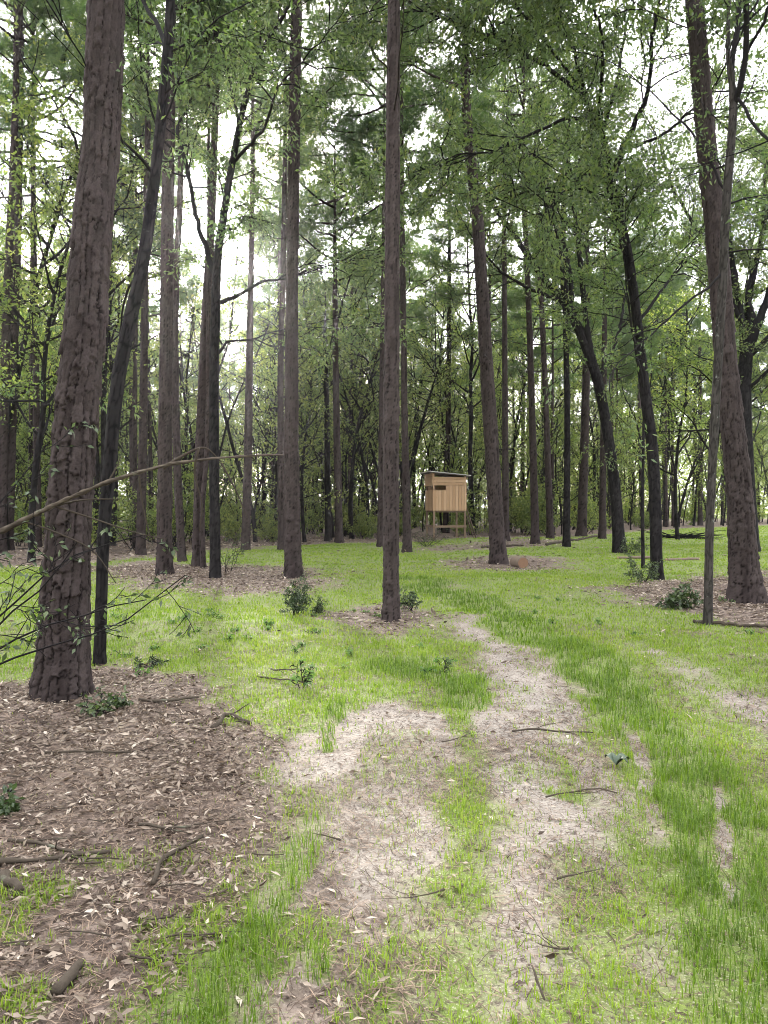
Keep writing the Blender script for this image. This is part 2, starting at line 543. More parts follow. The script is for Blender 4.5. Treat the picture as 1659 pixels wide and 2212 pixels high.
def gmap(x, y):
    """(grass, litter, sand, lush) at ground points."""
    jx = x + .55 * (fbm(x * 1.1, y * 1.1, 3, 4) - .5) * np.clip(y / 8, .5, 3); jy = y + .7 * (fbm(x * .9 + 40, y * .9, 4, 4) - .5) * np.clip(y / 8, .5, 4)
    lit = np.zeros(x.shape); sand = np.zeros(x.shape); lush = np.zeros(x.shape); thin = np.zeros(x.shape)
    hi0 = fbm(x * 4.5, y * 2.8, 14, 4) - .5; big0 = fbm(x * 1.4, y * 1.2, 20, 3) - .5
    for p, s, k in LITTER:
        lit = np.maximum(lit, k * (1 - sstep(-1.8 * s - .05, 1.5 * s + .05, sdf_poly(p, jx, jy) + (1.5 * hi0 + .9 * big0) * (.2 + s))))
    clear = 1 - sstep(-1.2, 1.2, sdf_poly(CLEAR, jx, jy))
    lit = np.maximum(lit, 1 - clear)
    hi = fbm(x * 5.5, y * 3.2, 12, 4) - .5
    for p, s, k in SAND:
        sand = np.maximum(sand, k * (1 - sstep(-2.6 * s - .1, 1.6 * s + .1, sdf_poly(p, jx, jy) + 1.1 * hi * (.25 + s))))
    for l in LUSH: lush = np.maximum(lush, strip(l, jx, jy))
    for l in THIN: thin = np.maximum(thin, strip(l, jx, jy))
    for l in GAPS:
        g = strip(l, jx, jy); g = g * sstep(.3, .55, fbm(x * 5, y * 4, 16, 3)); sand = np.maximum(sand, g * .7); lush = lush * (1 - .9 * g)
    n = fbm(x * 2.2, y * 1.3, 8, 4)
    # loose leaves reach past the edge of the left litter bed towards the camera
    near = (1 - sstep(-.75, .1, x + .35 * (y - 3) + .8 * hi0)) * (1 - sstep(3.2, 4.2, y))
    lit = np.maximum(lit, .92 * near)
    grass = (.72 + .28 * sstep(.3, .62, n)) * (1 - .98 * sand) * (1 - .97 * lit)
    patch = sstep(.42, .66, fbm(x * 4.2, y * 2.0, 15, 4))
    grass = np.maximum(grass, .42 * patch * sand * sstep(1.8, 2.4, y))
    grass = np.maximum(grass, lush * (.45 + .55 * sstep(.36, .6, fbm(x * 5, y * 3, 18, 3))))
    grass = np.maximum(grass, .75 * thin * sstep(.25, .6, n))
    grass = np.maximum(grass, .16 * near * sstep(.4, .6, n) + .8 * near * sstep(.44, .66, fbm(x * 3.5, y * 3, 19, 3)) * (1 - sstep(2.7, 3.7, y)))
    sand = sand * (1 - lush); lit = lit * (1 - .7 * lush)
    beyond = sstep(88, 105, y); lit = lit * (1 - beyond); grass = np.maximum(grass, .8 * beyond)
    return np.clip(grass, 0, 1), np.clip(lit, 0, 1), np.clip(sand, 0, 1), lush


def gz(x, y):
    near = 1 - sstep(25, 50, y)
    z = (fbm(x * .5, y * .5, 31, 3) - .5) * .16 * near + (fbm(x * 4, y * 4, 33, 3) - .5) * .035 * (1 - sstep(9, 20, y))
    return z


def axis(fine_lo, fine_hi, step, grow, lo, hi):
    a = list(np.arange(fine_lo, fine_hi, step)); s = step; p = a[-1]
    while p < hi: s *= grow; p += s; a.append(min(p, hi))
    s = step; p = fine_lo; b = []
    while p > lo: s *= grow; p -= s; b.append(max(p, lo))
    return np.array(sorted(set(b)) + a)


xs = axis(-4.5, 4.5, .035, 1.035, -420, 420); ys = axis(1.6, 11, .035, 1.02, -60, 700)
GX, GY = np.meshgrid(xs, ys); gx, gy = GX.ravel(), GY.ravel()
gr, li, sa, lu = gmap(gx, gy)
mb = MB()
nx = len(xs); i = np.arange(len(ys) - 1)[:, None] * nx; j = np.arange(nx - 1)[None, :]
Q = np.stack([i + j, i + j + 1, i + nx + j + 1, i + nx + j], -1).reshape(-1, 4)
mb.add(np.stack([gx, gy, gz(gx, gy)], 1), Q, None, gr, li)
gm = mb.mesh('ground', [])
a_ = gm.attributes.new('sand', 'FLOAT', 'POINT'); a_.data.foreach_set('value', sa.astype(np.float32))


def ground_mat():
    m, nt, out = nmat('ground')
    P = nd(nt, 'ShaderNodeTexCoord').outputs['Object']
    grassy, lit, sand = attr(nt, 'tone'), attr(nt, 'crev'), attr(nt, 'sand')
    fine = noise(nt, 45, 6, P, .7); mid = noise(nt, 7, 5, P); big = noise(nt, .9, 4, P)
    dirt = mixc(nt, mid, (.15, .118, .092), (.25, .205, .165))
    sandc = mixc(nt, mid, (.18, .156, .130), (.315, .28, .24))
    base = mixc(nt, sand, dirt, sandc)
    v = nd(nt, 'ShaderNodeTexVoronoi', {'Vector': P, 'Scale': 22., 'Randomness': 1.})
    litc = ramp(nt, nd(nt, 'ShaderNodeSeparateColor', {'Color': v.outputs['Color']}).outputs[0], [(0, (.04, .028, .021)), (.5, (.10, .072, .056)), (1, (.22, .17, .138))])
    base = mixc(nt, lit, base, litc)
    g = mixc(nt, big, (.085, .15, .016), (.14, .215, .022))
    g = mixc(nt, mathn(nt, 'MULTIPLY', mid, .6), g, (.15, .14, .065))
    gfac = ramp(nt, mathn(nt, 'MULTIPLY', grassy, mathn(nt, 'ADD', .55, fine)), [(.36, (0, 0, 0)), (.68, (.88, .88, .88))])
    base = mixc(nt, gfac, base, g)
    base = mixc(nt, ramp(nt, fine, [(.36, (.9, .9, .9)), (.5, (0, 0, 0))]), base, (.06, .043, .036))
    pale = noise(nt, 90, 3, P, .7)
    base = mixc(nt, mathn(nt, 'MULTIPLY', ramp(nt, pale, [(.56, (0, 0, 0)), (.68, (.6, .6, .6))]), mathn(nt, 'SUBTRACT', 1., lit)), base, (.42, .37, .32))
    bump = nd(nt, 'ShaderNodeBump', {'Strength': .7, 'Distance': .02, 'Height': fine})
    b = nd(nt, 'ShaderNodeBsdfPrincipled', {'Base Color': base, 'Roughness': .95, 'Specular IOR Level': .15, 'Normal': bump.outputs[0]})
    nt.links.new(b.outputs[0], out.inputs[0])
    return m


gm.materials.append(ground_mat())
tag(link('ground', gm), kind='structure')


# ------------------------------------------------------------------ grass, litter
def wedge(rng, n, y0, y1, pad=.5):
    y = np.sqrt(rng.random(n) * (y1 ** 2 - y0 ** 2) + y0 ** 2)
    x = (rng.random(n) * 2 - 1) * (.56 * y + pad)
    return x, y


rng = np.random.default_rng(5)
mb = MB()
GRASS_BANDS = [(1.7, 4.5, 6800, .0019, .95), (4.5, 9, 2600, .0032, .9), (9, 18, 760, .0060, .9), (18, 32, 260, .012, .9), (32, 62, 64, .024, 1.)]
for y0, y1, dens, w, hs in GRASS_BANDS:
    area = .56 * (y1 ** 2 - y0 ** 2) + (y1 - y0)
    x, y = wedge(rng, int(area * dens), y0, y1)
    g, l_, s_, lu_ = gmap(x, y)
    cl = fbm(x * 6, y * 6, 51, 2)
    keep = rng.random(len(x)) < g ** 1.3 * (.35 + .9 * sstep(.3, .65, cl))
    x, y, g, lu_ = x[keep], y[keep], g[keep], lu_[keep]
    n = len(x)
    hgt = hs * (.028 + .028 * g + .034 * lu_) * (.55 + .9 * rng.random(n)) * np.where(y > 18, .85, 1)
    th = rng.random(n) * TAU; lean = .2 + .95 * rng.random(n) ** 1.2
    side = np.stack([np.cos(th + 1.57 + rng.normal(size=n) * .4), np.sin(th + 1.57), np.zeros(n)], 1) * w * (.7 + .6 * rng.random((n, 1)))
    B = np.stack([x, y, gz(x, y) - .004], 1)
    out = np.stack([np.cos(th), np.sin(th), np.zeros(n)], 1)
    H = hgt[:, None]; up = np.array([0, 0, 1.])
    mid = B + up * H * .6 + out * H * .22 * lean[:, None]
    tip = B + up * H * (1.05 - .35 * lean[:, None]) + out * H * .75 * lean[:, None]
    V = np.stack([B - side, B + side, mid + side * .75, mid - side * .75, tip], 1).reshape(-1, 3)
    k = np.arange(n)[:, None] * 5
    tn = np.clip(rng.random(n) * .6 + .45 * fbm(x * .8, y * .6, 77, 4) - .38 * lu_, 0, 1)
    mb.add(V, k + [0, 1, 2, 3], k + [3, 2, 4], np.repeat(tn, 5))
tag(mb.build('grass', M['grass']), 'short bright green grass sprouting across the clearing and track', 'grass', kind='stuff')

mb = MB()
for y0, y1, dens, L in [(1.7, 5, 3000, .038), (5, 9, 1700, .046), (9, 20, 480, .065), (20, 40, 40, .13)]:
    area = .56 * (y1 ** 2 - y0 ** 2) + (y1 - y0)
    x, y = wedge(rng, int(area * dens), y0, y1)
    g, l_, s_, lu_ = gmap(x, y)
    keep = rng.random(len(x)) < np.maximum(l_ ** 1.5 * (.35 + .75 * sstep(.35, .6, fbm(x * 3.3, y * 3.3, 23, 3))), .012 + .02 * s_) * (1 - .8 * lu_)
    x, y = x[keep], y[keep]; n = len(x)
    P = np.stack([x, y, gz(x, y) + .004 + .018 * rng.random(n) ** 2], 1)
    D = unit(np.concatenate([rng.normal(size=(n, 2)), rng.normal(size=(n, 1)) * .22], 1))
    s = .4 + 1.15 * rng.random(n) ** 1.6
    add_leaves(mb, P, D, L * s * 1.1, L * .17 * s * (.6 + .8 * rng.random(n)), rng, tone=np.clip(.25 + .52 * fbm(x * 1.7, y * 1.7, 21, 4) + .25 * rng.normal(size=n), 0, 1), fold=.55)
tag(mb.build('leaf_litter', M['litter']), 'dry brown fallen leaves spread over the ground', 'leaf litter', kind='stuff')

mb = MB()
for y0, y1, dens, w in [(1.7, 5, 3600, .0016), (5, 10, 1300, .0026), (10, 20, 110, .005)]:
    area = .56 * (y1 ** 2 - y0 ** 2) + (y1 - y0)
    x, y = wedge(rng, int(area * dens), y0, y1)
    g, l_, s_, lu_ = gmap(x, y)
    keep = rng.random(len(x)) < (.25 + .6 * sstep(.42, .62, fbm(x * 2.5, y * 1.6, 61, 3)) + .35 * l_) * (1 - .8 * lu_)
    x, y = x[keep], y[keep]; n = len(x)
    L = .03 + .11 * rng.random(n) ** 2
    th = rng.random(n) * TAU
    d = np.stack([np.cos(th), np.sin(th), rng.normal(size=n) * .08], 1) * L[:, None]
    s = np.stack([-np.sin(th), np.cos(th), np.zeros(n)], 1) * w
    B = np.stack([x, y, gz(x, y) + .004 + .006 * rng.random(n)], 1)
    m_ = B + d * .5 + s * rng.normal(size=(n, 1)) * 4 + np.array([0, 0, .004])
    V = np.stack([B - s, B + s, m_ + s, m_ - s, B + d], 1).reshape(-1, 3)
    k = np.arange(n)[:, None] * 5
    mb.add(V, k + [0, 1, 2, 3], k + [3, 2, 4], np.repeat(rng.random(n), 5))
tag(mb.build('needle_debris', M['needle_litter']), 'dark pine needles and twig bits scattered over the sandy track', 'needles', kind='stuff')

# ------------------------------------------------------------------ pine crowns (shared meshes)
def pine_crown(seed, H, Rm, nl, k=30, W=.0065):
    r = np.random.default_rng(seed)
    br = MB(); ne = MB(); P = []; D = []
    for q in range(nl):
        f = (q + r.random()) / nl
        z = H * (f ** .9) * .97
        prof = (.55 + .45 * math.sin(min(1, f * 2.2) * math.pi / 2)) * (1 - f ** 2.2) ** .6 + .12
        L = Rm * prof * r.uniform(.65, 1.15)
        a = q * 2.39996 + r.normal() * .4
        elev = -.1 + .75 * f + r.normal() * .12
        d = np.array([math.cos(a) * math.cos(elev), math.sin(a) * math.cos(elev), math.sin(elev)])
        pa = bpath([0, 0, z], d, L, 6, r, .13, .05)
        rb = .012 + .016 * L
        tube(br, pa, np.linspace(rb, .008, len(pa)), 5, tone=r.random(), cap=False)
        for s in range(int(5 + 3.2 * L)):
            t = .3 + .7 * r.random() ** .7
            p, tg = at(pa, min(t, .999))
            sd = side_dir(tg, r.uniform(.5, 1.), r, .6)
            l2 = r.uniform(.35, .95) * (1.2 - .5 * t) * (.4 + .25 * L)
            sp = bpath(p, sd, l2, 3, r, .2, .12)
            tube(br, sp, np.linspace(.009, .005, 4), 3, tone=r.random(), cap=False)
            for tt in (.3, .5, .7, .85, 1.):
                pp, tg2 = at(sp, min(tt, .999))
                for _ in range(2):
                    P.append(pp + r.normal(size=3) * .16); D.append(unit(tg2 + r.normal(size=3) * .55 + np.array([0, 0, .25])))
        P.append(pa[-1]); D.append(pa[-1] - pa[-2])
    add_tufts(ne, np.array(P), np.array(D), r, k, .2, W)
    return br.mesh('branches', [M['pine_bark']]), ne.mesh('crown', [M['needle']], False)


PC = [pine_crown(101, 9., 3.1, 34, 18, .0085), pine_crown(102, 8., 2.7, 30, 18, .0085), pine_crown(103, 10.5, 3.5, 36, 18, .0085)]


def pine(label, px, seed, H=None, crown=0, zc=None, group=None, stubs=5, bark='pine_bark', crown_s=1.):
    """px: (x, y, width) in picture units, base first."""
    r = np.random.default_rng(seed)
    Y = gd(px[0][1])
    bz = gz(np.array([gp(px[0][0], px[0][1])[0]]), np.array([Y]))[0]
    base = np.array([gp(px[0][0], px[0][1])[0], Y, bz])
    pts = []
    for k, (x, y, w) in enumerate(px):
        p = wp(x, y, Y); pts.append([p[0], p[1] + .06 * math.sin(1.3 * k + seed), p[2], w / 2 / F * Y])
    pts = np.array(pts); pts[0, 2] = bz - .12
    top = pts[-1]; d = unit(pts[-1, :3] - pts[-2, :3])
    zc = zc or max(top[2] + .5, 9.5 + 2 * r.random()); H = H or zc + PCH[crown % 3] * crown_s * .98
    ext = []
    steps = 4; p = top[:3].copy(); zprev = top[2]
    for k in range(1, steps + 1):
        z = top[2] + (zc - top[2]) * k / steps
        if z <= top[2] + .01: continue
        d2 = unit(d * (1 - k / steps) + np.array([0, 0, 1.]) * k / steps)
        p = p + d2 * (z - p[2]) / max(d2[2], .3)
        ext.append([*p, top[3] * (1 - .10 * k / steps)])
    ax = np.array(ext[-1][:3] if ext else top[:3])
    rz = ext[-1][3] if ext else top[3]
    for f in (.3, .6, .85, 1.):
        ext.append([ax[0], ax[1], zc + (H - zc) * f, max(.02, rz * (1 - .95 * f))])
    pts = np.vstack([pts, ext]); pts[:, :3] -= base
    pixm = Y / 740
    ds = max(.011, 1.5 * pixm); r0 = pts[0, 3]
    sides = int(np.clip(TAU * r0 / max(.011, 1.3 * pixm), 12, 120))
    t = empty('pine_tree', base, label=label, cat='tree', group=group)
    m = MB(); trunk(m, pts, ds, sides, 'pine', seed, EYE + .70 * Y + .6, .6)
    for k in range(stubs):                                  # dead snags below the crown
        z = r.uniform(.45, 1.) * (zc - 1.) if Y < 40 else r.uniform(.6, 1) * (zc - 1)
        i = np.searchsorted(pts[:, 2], z); i = min(max(i, 1), len(pts) - 1)
        f = (z - pts[i - 1, 2]) / max(pts[i, 2] - pts[i - 1, 2], 1e-6)
        q = pts[i - 1, :3] * (1 - f) + pts[i, :3] * f
        a = r.random() * TAU
        pa = bpath(q, [math.cos(a), math.sin(a), r.uniform(-.1, .5)], r.uniform(.4, 2.2), 5, r, .16, 0)
        tube(m, pa, np.linspace(r.uniform(.012, .022), .004, len(pa)), 5, tone=.4, cap=False)
    m.build('trunk', M[bark], t)
    bm_, nm_ = PC[crown % 3]
    b = link('branches', bm_, t); b.location = (ax[0] - base[0], ax[1] - base[1], zc); b.rotation_euler = (0, 0, seed * 1.7); b.scale = (crown_s,) * 3
    c = link('crown', nm_, t); c.location = b.location; c.rotation_euler = b.rotation_euler; c.scale = b.scale
    return t


PCH = [9., 8., 10.5]

pine('massive plated pine trunk with the dead limb slanting across it', [(123, 1500, 104), (137, 1300, 98), (160, 1000, 86), (192, 700, 82), (205, 450, 78), (215, 300, 76), (229, 0, 74)], 1, crown=2, zc=15)
pine('straight pine left of the dark forked oak, standing in the leaf bed', [(353, 1240, 32), (357, 1000, 30), (362, 700, 27), (365, 400, 25), (370, 120, 22)], 2, crown=1)
pine('thin pine just behind the right side of the leaf bed pine', [(393, 1215, 18), (384, 1000, 17), (380, 700, 14), (390, 400, 12), (392, 200, 11)], 3, crown=1)
pine('pine hugging a thinner twin stem, left of the dark forked oak', [(425, 1226, 19), (432, 1000, 20), (445, 700, 20), (460, 400, 16), (468, 180, 15)], 4, crown=0)
pine('thin twin stem pressed close to the pine left of the forked oak', [(440, 1228, 12), (437, 1100, 11), (447, 960, 10), (449, 800, 9), (452, 620, 8)], 5, crown=1, crown_s=.7)
pine('slender pine with a pale snag, between forked oak and tall clean pine', [(530, 1191, 18), (535, 1000, 18), (540, 700, 14), (545, 500, 11), (548, 330, 9)], 6, crown=0)
pine('thin pine peeping out left behind the tall clean pine', [(607, 1189, 15), (606, 800, 13), (612, 600, 12), (617, 350, 10)], 7, crown=2)
pine('tall clean pine at the right end of the leaf bed', [(632, 1250, 36), (630, 1000, 32), (631, 700, 27), (635, 400, 25), (641, 0, 24)], 8, crown=0)
pine('pine standing alone mid clearing beside the start of the track', [(845, 1335, 35), (845, 1000, 33), (847, 700, 32), (848, 400, 31), (851, 0, 26)], 9, crown=1, zc=13)
pine('thin pine showing on the right edge of the lone clearing pine', [(880, 1190, 19), (874, 900, 14), (870, 600, 12), (868, 380, 10)], 10, crown=0)
pine('thin pine showing on the left edge of the lone clearing pine', [(822, 1181, 15), (826, 800, 12), (830, 500, 10)], 11, crown=1)
pine('leaning pine right of the wooden blind with a cut log at its foot', [(1077, 1216, 34), (1068, 1050, 31), (1055, 850, 29), (1045, 700, 27), (1032, 500, 25), (1020, 380, 22), (1006, 200, 19)], 12, crown=2, zc=13)
pine('thin reddish pine, first tall stem right of the leaning pine', [(1157, 1176, 18), (1150, 900, 14), (1141, 650, 12), (1130, 430, 10)], 13, crown=0)
pine('thin grey pine close behind the thin reddish pine', [(1190, 1164, 15), (1178, 850, 12), (1168, 650, 11), (1160, 500, 9)], 14, crown=1)
pine('straight thin pine directly behind the leaning pine', [(1093, 1170, 15), (1090, 800, 12), (1088, 460, 9)], 15, crown=1)
pine('big scaly pine leaning left behind the slender patchy sapling', [(1610, 1302, 62), (1592, 1050, 51), (1568, 800, 45), (1547, 500, 42), (1525, 300, 39), (1495, 0, 36)], 16, crown=2, zc=13)
pine('leftmost of the two pines at the left edge of the wood', [(4, 1196, 19), (15, 740, 18), (28, 400, 15), (36, 200, 13)], 17, crown=0)
pine('right one of the two pines at the left edge of the wood', [(18, 1190, 20), (31, 740, 18), (41, 400, 16), (47, 100, 14)], 18, crown=1)
pine('thin pine in the gap between edge pines and the massive trunk', [(82, 1184, 15), (77, 800, 13), (74, 480, 11)], 19, crown=2)
pine('thin pine behind the leaning dark stem, left of the leaf bed', [(302, 1200, 20), (309, 900, 17), (315, 620, 14), (322, 300, 12)], 20, crown=0)
pine('pale thin pine half hidden by the pine left of leaf bed', [(291, 1183, 12), (292, 900, 10), (296, 650, 9)], 21, crown=1, crown_s=.8)
pine('pale grey pine standing at the far edge of the grass', [(733, 1172, 17), (727, 900, 14), (724, 650, 11)], 22, crown=0)
pine('broad pale pine trunk deep in the wood right of the straight dark stem', [(1256, 1158, 20), (1262, 950, 18), (1268, 700, 14)], 23, crown=2)
pine('thin pine in the wood left of the forked oak with mossy foot', [(1300, 1163, 15), (1303, 950, 13), (1306, 700, 10)], 24, crown=1)

# ------------------------------------------------------------------ oaks
def oak(label, px, limbs, seed, bark='oak_bark', leaf=(.10, .018), per=3.2, nsub=6, L=1.9, group=None, name='oak_tree', sprays=(), top=None, level=1, spread=.06, t0=.3):
    """limbs: ([(x, y, width), ...], depth shift at the tip)"""
    r = np.random.default_rng(seed)
    Y = gd(px[0][1]); x0 = gp(px[0][0], px[0][1])[0]
    bz = gz(np.array([x0]), np.array([Y]))[0]; base = np.array([x0, Y, bz])
    pts = np.array([[*wp(x, y, Y), .9 * w / 2 / F * Y] for x, y, w in px]); pts[0, 2] = bz - .1
    if top is not None:
        d = unit(pts[-1, :3] - pts[-2, :3])
        for k in range(1, 4):
            pts = np.vstack([pts, [*(pts[-1, :3] + unit(d + np.array([r.normal() * .2, r.normal() * .2, .3])) * top / 3), max(.012, pts[-1, 3] * .6)]])
    pts[:, :3] -= base
    pix = Y / 740
    t = empty(name, base, label=label, cat='tree', group=group)
    m = MB()
    trunk(m, pts, max(.012, 1.6 * pix), int(np.clip(TAU * pts[0, 3] / max(.01, 1.2 * pix), 10, 60)), 'oak', seed, EYE + .7 * Y + .5, .45)
    m.build('trunk', M[bark], t)
    bm_ = MB(); tw = Twigs()
    paths = []
    for lp, dy in limbs:
        n = len(lp)
        P = np.array([[*wp(x, y, Y + dy * (k / (n - 1)) ** 1.2), w / 2 / F * Y] for k, (x, y, w) in enumerate(lp)])
        P[:, :3] -= base
        # carry the limb on past its last seen point
        d = unit(P[-1, :3] - P[-2, :3])
        for k in range(3):
            d = unit(d + r.normal(size=3) * .22 + np.array([0, 0, .05]))
            P = np.vstack([P, [*(P[-1, :3] + d * L * .55), max(.006, P[-1, 3] * .62)]])
        S = smooth_path(P, max(10, int(np.linalg.norm(np.diff(P[:, :3], axis=0), axis=1).sum() / .18)))
        S[:, :3] += r.normal(size=(len(S), 3)) * .012
        lm = MB(); tube(lm, S[:, :3], np.maximum(S[:, 3], .006), 9, tone=.35 + .3 * r.random(len(S)).repeat(9).tolist().__len__() * 0 + .2)
        lm.build('limb', M['oak_bark'], t)
        paths.append((S[:, :3], S[0, 3]))
    n = max(8, int(6))
    TP = smooth_path(pts, 24)
    paths.append((TP[8:, :3], pts[0, 3] * .6))
    for P, rr in paths:
        ln = np.linalg.norm(np.diff(P, axis=0), axis=1).sum()
        spray(bm_, tw, P, min(rr, .05), r, max(4, int(nsub * ln / 2.2)), L, level, t0=t0)
    for (x, y, dx, dyp) in sprays:                          # short leafy shoots straight off the stem
        p = wp(x, y, Y) - base
        for k in range(3):
            q = bpath(p, [dx / 60 + r.normal() * .3, r.normal() * .7, -dyp / 60 + r.normal() * .3], r.uniform(.5, 1.1), 4, r, .2, 0)
            tube(bm_, q, np.linspace(.009, .004, 5), 3, cap=False)
            tw.add(q); spray(bm_, tw, q, .008, r, 5, .45, 0)
    bm_.build('branches', M['oak_bark'], t)
    lf = MB(); tw.leaves(lf, r, per, leaf[0], leaf[1], spread)
    lf.build('crown', M['oak_leaf'], t, smooth=False)
    return t


oak('slim dark stem rising close beside the massive pine and leaning right', [(213, 1428, 28), (222, 1200, 27), (234, 1040, 30), (252, 850, 32), (276, 720, 32), (311, 560, 29), (340, 350, 25), (364, 120, 24), (371, 0, 22)],
    [([(364, 120, 12), (345, 60, 10), (300, -10, 8)], .8), ([(335, 380, 8), (290, 330, 6), (262, 300, 4)], -.6), ([(372, 0, 14), (420, -120, 11), (480, -200, 8)], .5), ([(300, 600, 7), (270, 640, 5), (262, 700, 4)], .5)], 31, top=2.4, nsub=5, L=1.3, leaf=(.075, .013), per=4)
oak('dark forked oak in the leaf bed with the sun behind its fork', [(465, 1250, 26), (463, 1000, 24), (463, 800, 23), (467, 650, 22), (471, 560, 20), (482, 480, 18), (500, 370, 16), (526, 240, 14)],
    [([(468, 600, 13), (452, 560, 12), (425, 470, 10), (405, 360, 9), (385, 280, 7)], .8), ([(526, 240, 13), (555, 140, 10), (600, 60, 8)], -.6), ([(518, 270, 8), (500, 190, 7), (478, 100, 5)], 1.2),
     ([(476, 655, 9), (520, 636, 8), (572, 608, 6), (620, 602, 4)], 1.), ([(508, 350, 8), (570, 280, 6), (600, 200, 4)], -1.3), ([(463, 780, 8), (490, 740, 6), (540, 735, 4)], .6), ([(400, 340, 6), (350, 300, 5), (320, 200, 4)], -.7)], 32, top=2.5, nsub=6, L=1.9, per=5, leaf=(.11, .023))
oak('tall straight dark stem right of the two thin pines, clear of branches low down', [(1224, 1181, 18), (1225, 900, 14), (1221, 700, 13), (1216, 500, 12), (1222, 330, 10)],
    [([(1218, 480, 6), (1190, 420, 5), (1150, 380, 3)], 1.), ([(1222, 400, 7), (1260, 330, 5), (1290, 260, 4)], -1.)], 33, top=3.5, nsub=5, L=2.2)
oak('crooked oak with mossy foot fanning into many limbs', [(1338, 1196, 30), (1331, 1080, 26), (1316, 960, 24), (1292, 830, 24), (1262, 740, 24), (1235, 680, 20)],
    [([(1240, 690, 17), (1212, 648, 16), (1165, 590, 13), (1110, 510, 11), (1060, 440, 9), (1040, 400, 7)], .5), ([(1215, 650, 9), (1160, 632, 8), (1110, 605, 6), (1080, 585, 5)], -.6), ([(1236, 680, 13), (1226, 570, 11), (1202, 470, 9), (1180, 390, 7)], 1.2), ([(1222, 600, 8), (1170, 480, 7), (1130, 380, 5)], 2.),
     ([(1284, 810, 15), (1266, 700, 13), (1252, 560, 11), (1240, 460, 9), (1226, 330, 7)], -.8), ([(1215, 640, 7), (1205, 520, 6), (1165, 400, 4)], -1.5), ([(1290, 830, 9), (1330, 740, 7), (1350, 640, 5)], 1.5), ([(1120, 330, 6), (1060, 360, 5), (1010, 400, 4)], .6)][:7], 34, top=2.2, nsub=6, L=1.8, per=3.3, leaf=(.11, .023), sprays=[(1300, 880, 40, -10), (1310, 930, 50, 20), (1318, 970, -30, 10), (1290, 850, 60, -20)])
oak('winding oak behind the leaf heap with its dense crown overhead', [(1420, 1251, 28), (1411, 1000, 27), (1393, 850, 25), (1376, 700, 22), (1357, 560, 22), (1331, 450, 21), (1314, 395, 20), (1312, 340, 15), (1290, 270, 12)],
    [([(1316, 400, 16), (1345, 322, 14), (1372, 265, 11), (1400, 190, 9)], -1.), ([(1290, 270, 10), (1250, 205, 9), (1180, 150, 8), (1080, 90, 6), (1000, 60, 4)], -2.2), ([(1312, 390, 9), (1270, 378, 7), (1235, 400, 5)], -.8), ([(1300, 290, 9), (1330, 180, 7), (1350, 60, 5)], .5), ([(1345, 322, 8), (1420, 300, 6), (1480, 250, 5)], -1.8),
     ([(1280, 260, 8), (1220, 260, 7), (1130, 300, 5), (1060, 330, 4)], -1.5), ([(1270, 220, 8), (1230, 100, 6), (1180, 0, 5)], -3.), ([(1376, 700, 8), (1420, 640, 6), (1450, 600, 5)], .8), ([(1393, 850, 7), (1372, 760, 6), (1360, 680, 4)], -.7), ([(1260, 205, 7), (1150, 60, 6), (1080, -20, 4)], -3.5), ([(1290, 260, 8), (1300, 100, 6), (1260, -30, 4)], -4.)], 35, top=2.6, nsub=8, L=1.9, per=3.7, leaf=(.11, .023), sprays=[(1380, 720, 50, 0), (1360, 600, -40, 10)])
oak('slender patchy sapling forking high beside the big scaly right pine', [(1530, 1346, 22), (1533, 1150, 19), (1541, 950, 20), (1549, 800, 20), (1560, 600, 20), (1566, 450, 20), (1581, 235, 18)],
    [([(1581, 240, 14), (1580, 130, 12), (1600, 0, 10)], .2), ([(1582, 230, 14), (1606, 130, 12), (1608, 0, 11)], -.5), ([(1562, 590, 6), (1500, 640, 5), (1440, 690, 4)], -.4), ([(1606, 130, 7), (1659, 20, 6)], -.8), ([(1584, 200, 7), (1640, 290, 6), (1690, 340, 4)], -1.), ([(1568, 420, 6), (1500, 300, 5), (1440, 240, 4)], .8)], 36, bark='pale_bark', top=2.2, nsub=4, L=1.2, leaf=(.08, .015), per=3.5)
oak('stout oak forking low, behind the big scaly right pine', [(1622, 1192, 40), (1612, 1000, 33), (1606, 850, 32), (1612, 760, 30)],
    [([(1610, 770, 20), (1592, 650, 17), (1572, 520, 13), (1560, 400, 10)], .6), ([(1612, 765, 20), (1640, 690, 17), (1670, 600, 14), (1700, 480, 11)], -.8), ([(1612, 770, 15), (1616, 650, 13), (1645, 500, 10), (1650, 380, 8)], 1.4), ([(1618, 770, 12), (1670, 720, 10), (1730, 680, 8)], -1.), ([(1606, 850, 9), (1660, 800, 7), (1700, 760, 5)], -1.), ([(1600, 700, 9), (1540, 560, 8), (1480, 460, 7), (1440, 380, 5)], -.5)], 37, top=3., nsub=7, L=2.2, per=5., leaf=(.11, .024))
oak('thin bare little stem left of the winding oak', [(1390, 1231, 9), (1388, 1120, 8), (1389, 1000, 7), (1392, 880, 6)], [([(1389, 980, 4), (1370, 900, 3)], .3)], 38, name='young_tree', top=2., nsub=3, L=.8)
oak('dark trunk at the grass edge beside the pale grey pine', [(709, 1170, 17), (706, 900, 13), (703, 760, 11)], [([(705, 850, 6), (680, 760, 5), (660, 680, 4)], .8), ([(703, 780, 7), (730, 690, 5), (750, 620, 4)], -.8)], 39, top=4, nsub=4, L=2.2)

# ------------------------------------------------------------------ copies for the far wood
def copy_tree(o):
    c = o.copy(); COL.objects.link(c)
    for ch in o.children:
        d = ch.copy(); COL.objects.link(d); d.parent = c
    return c


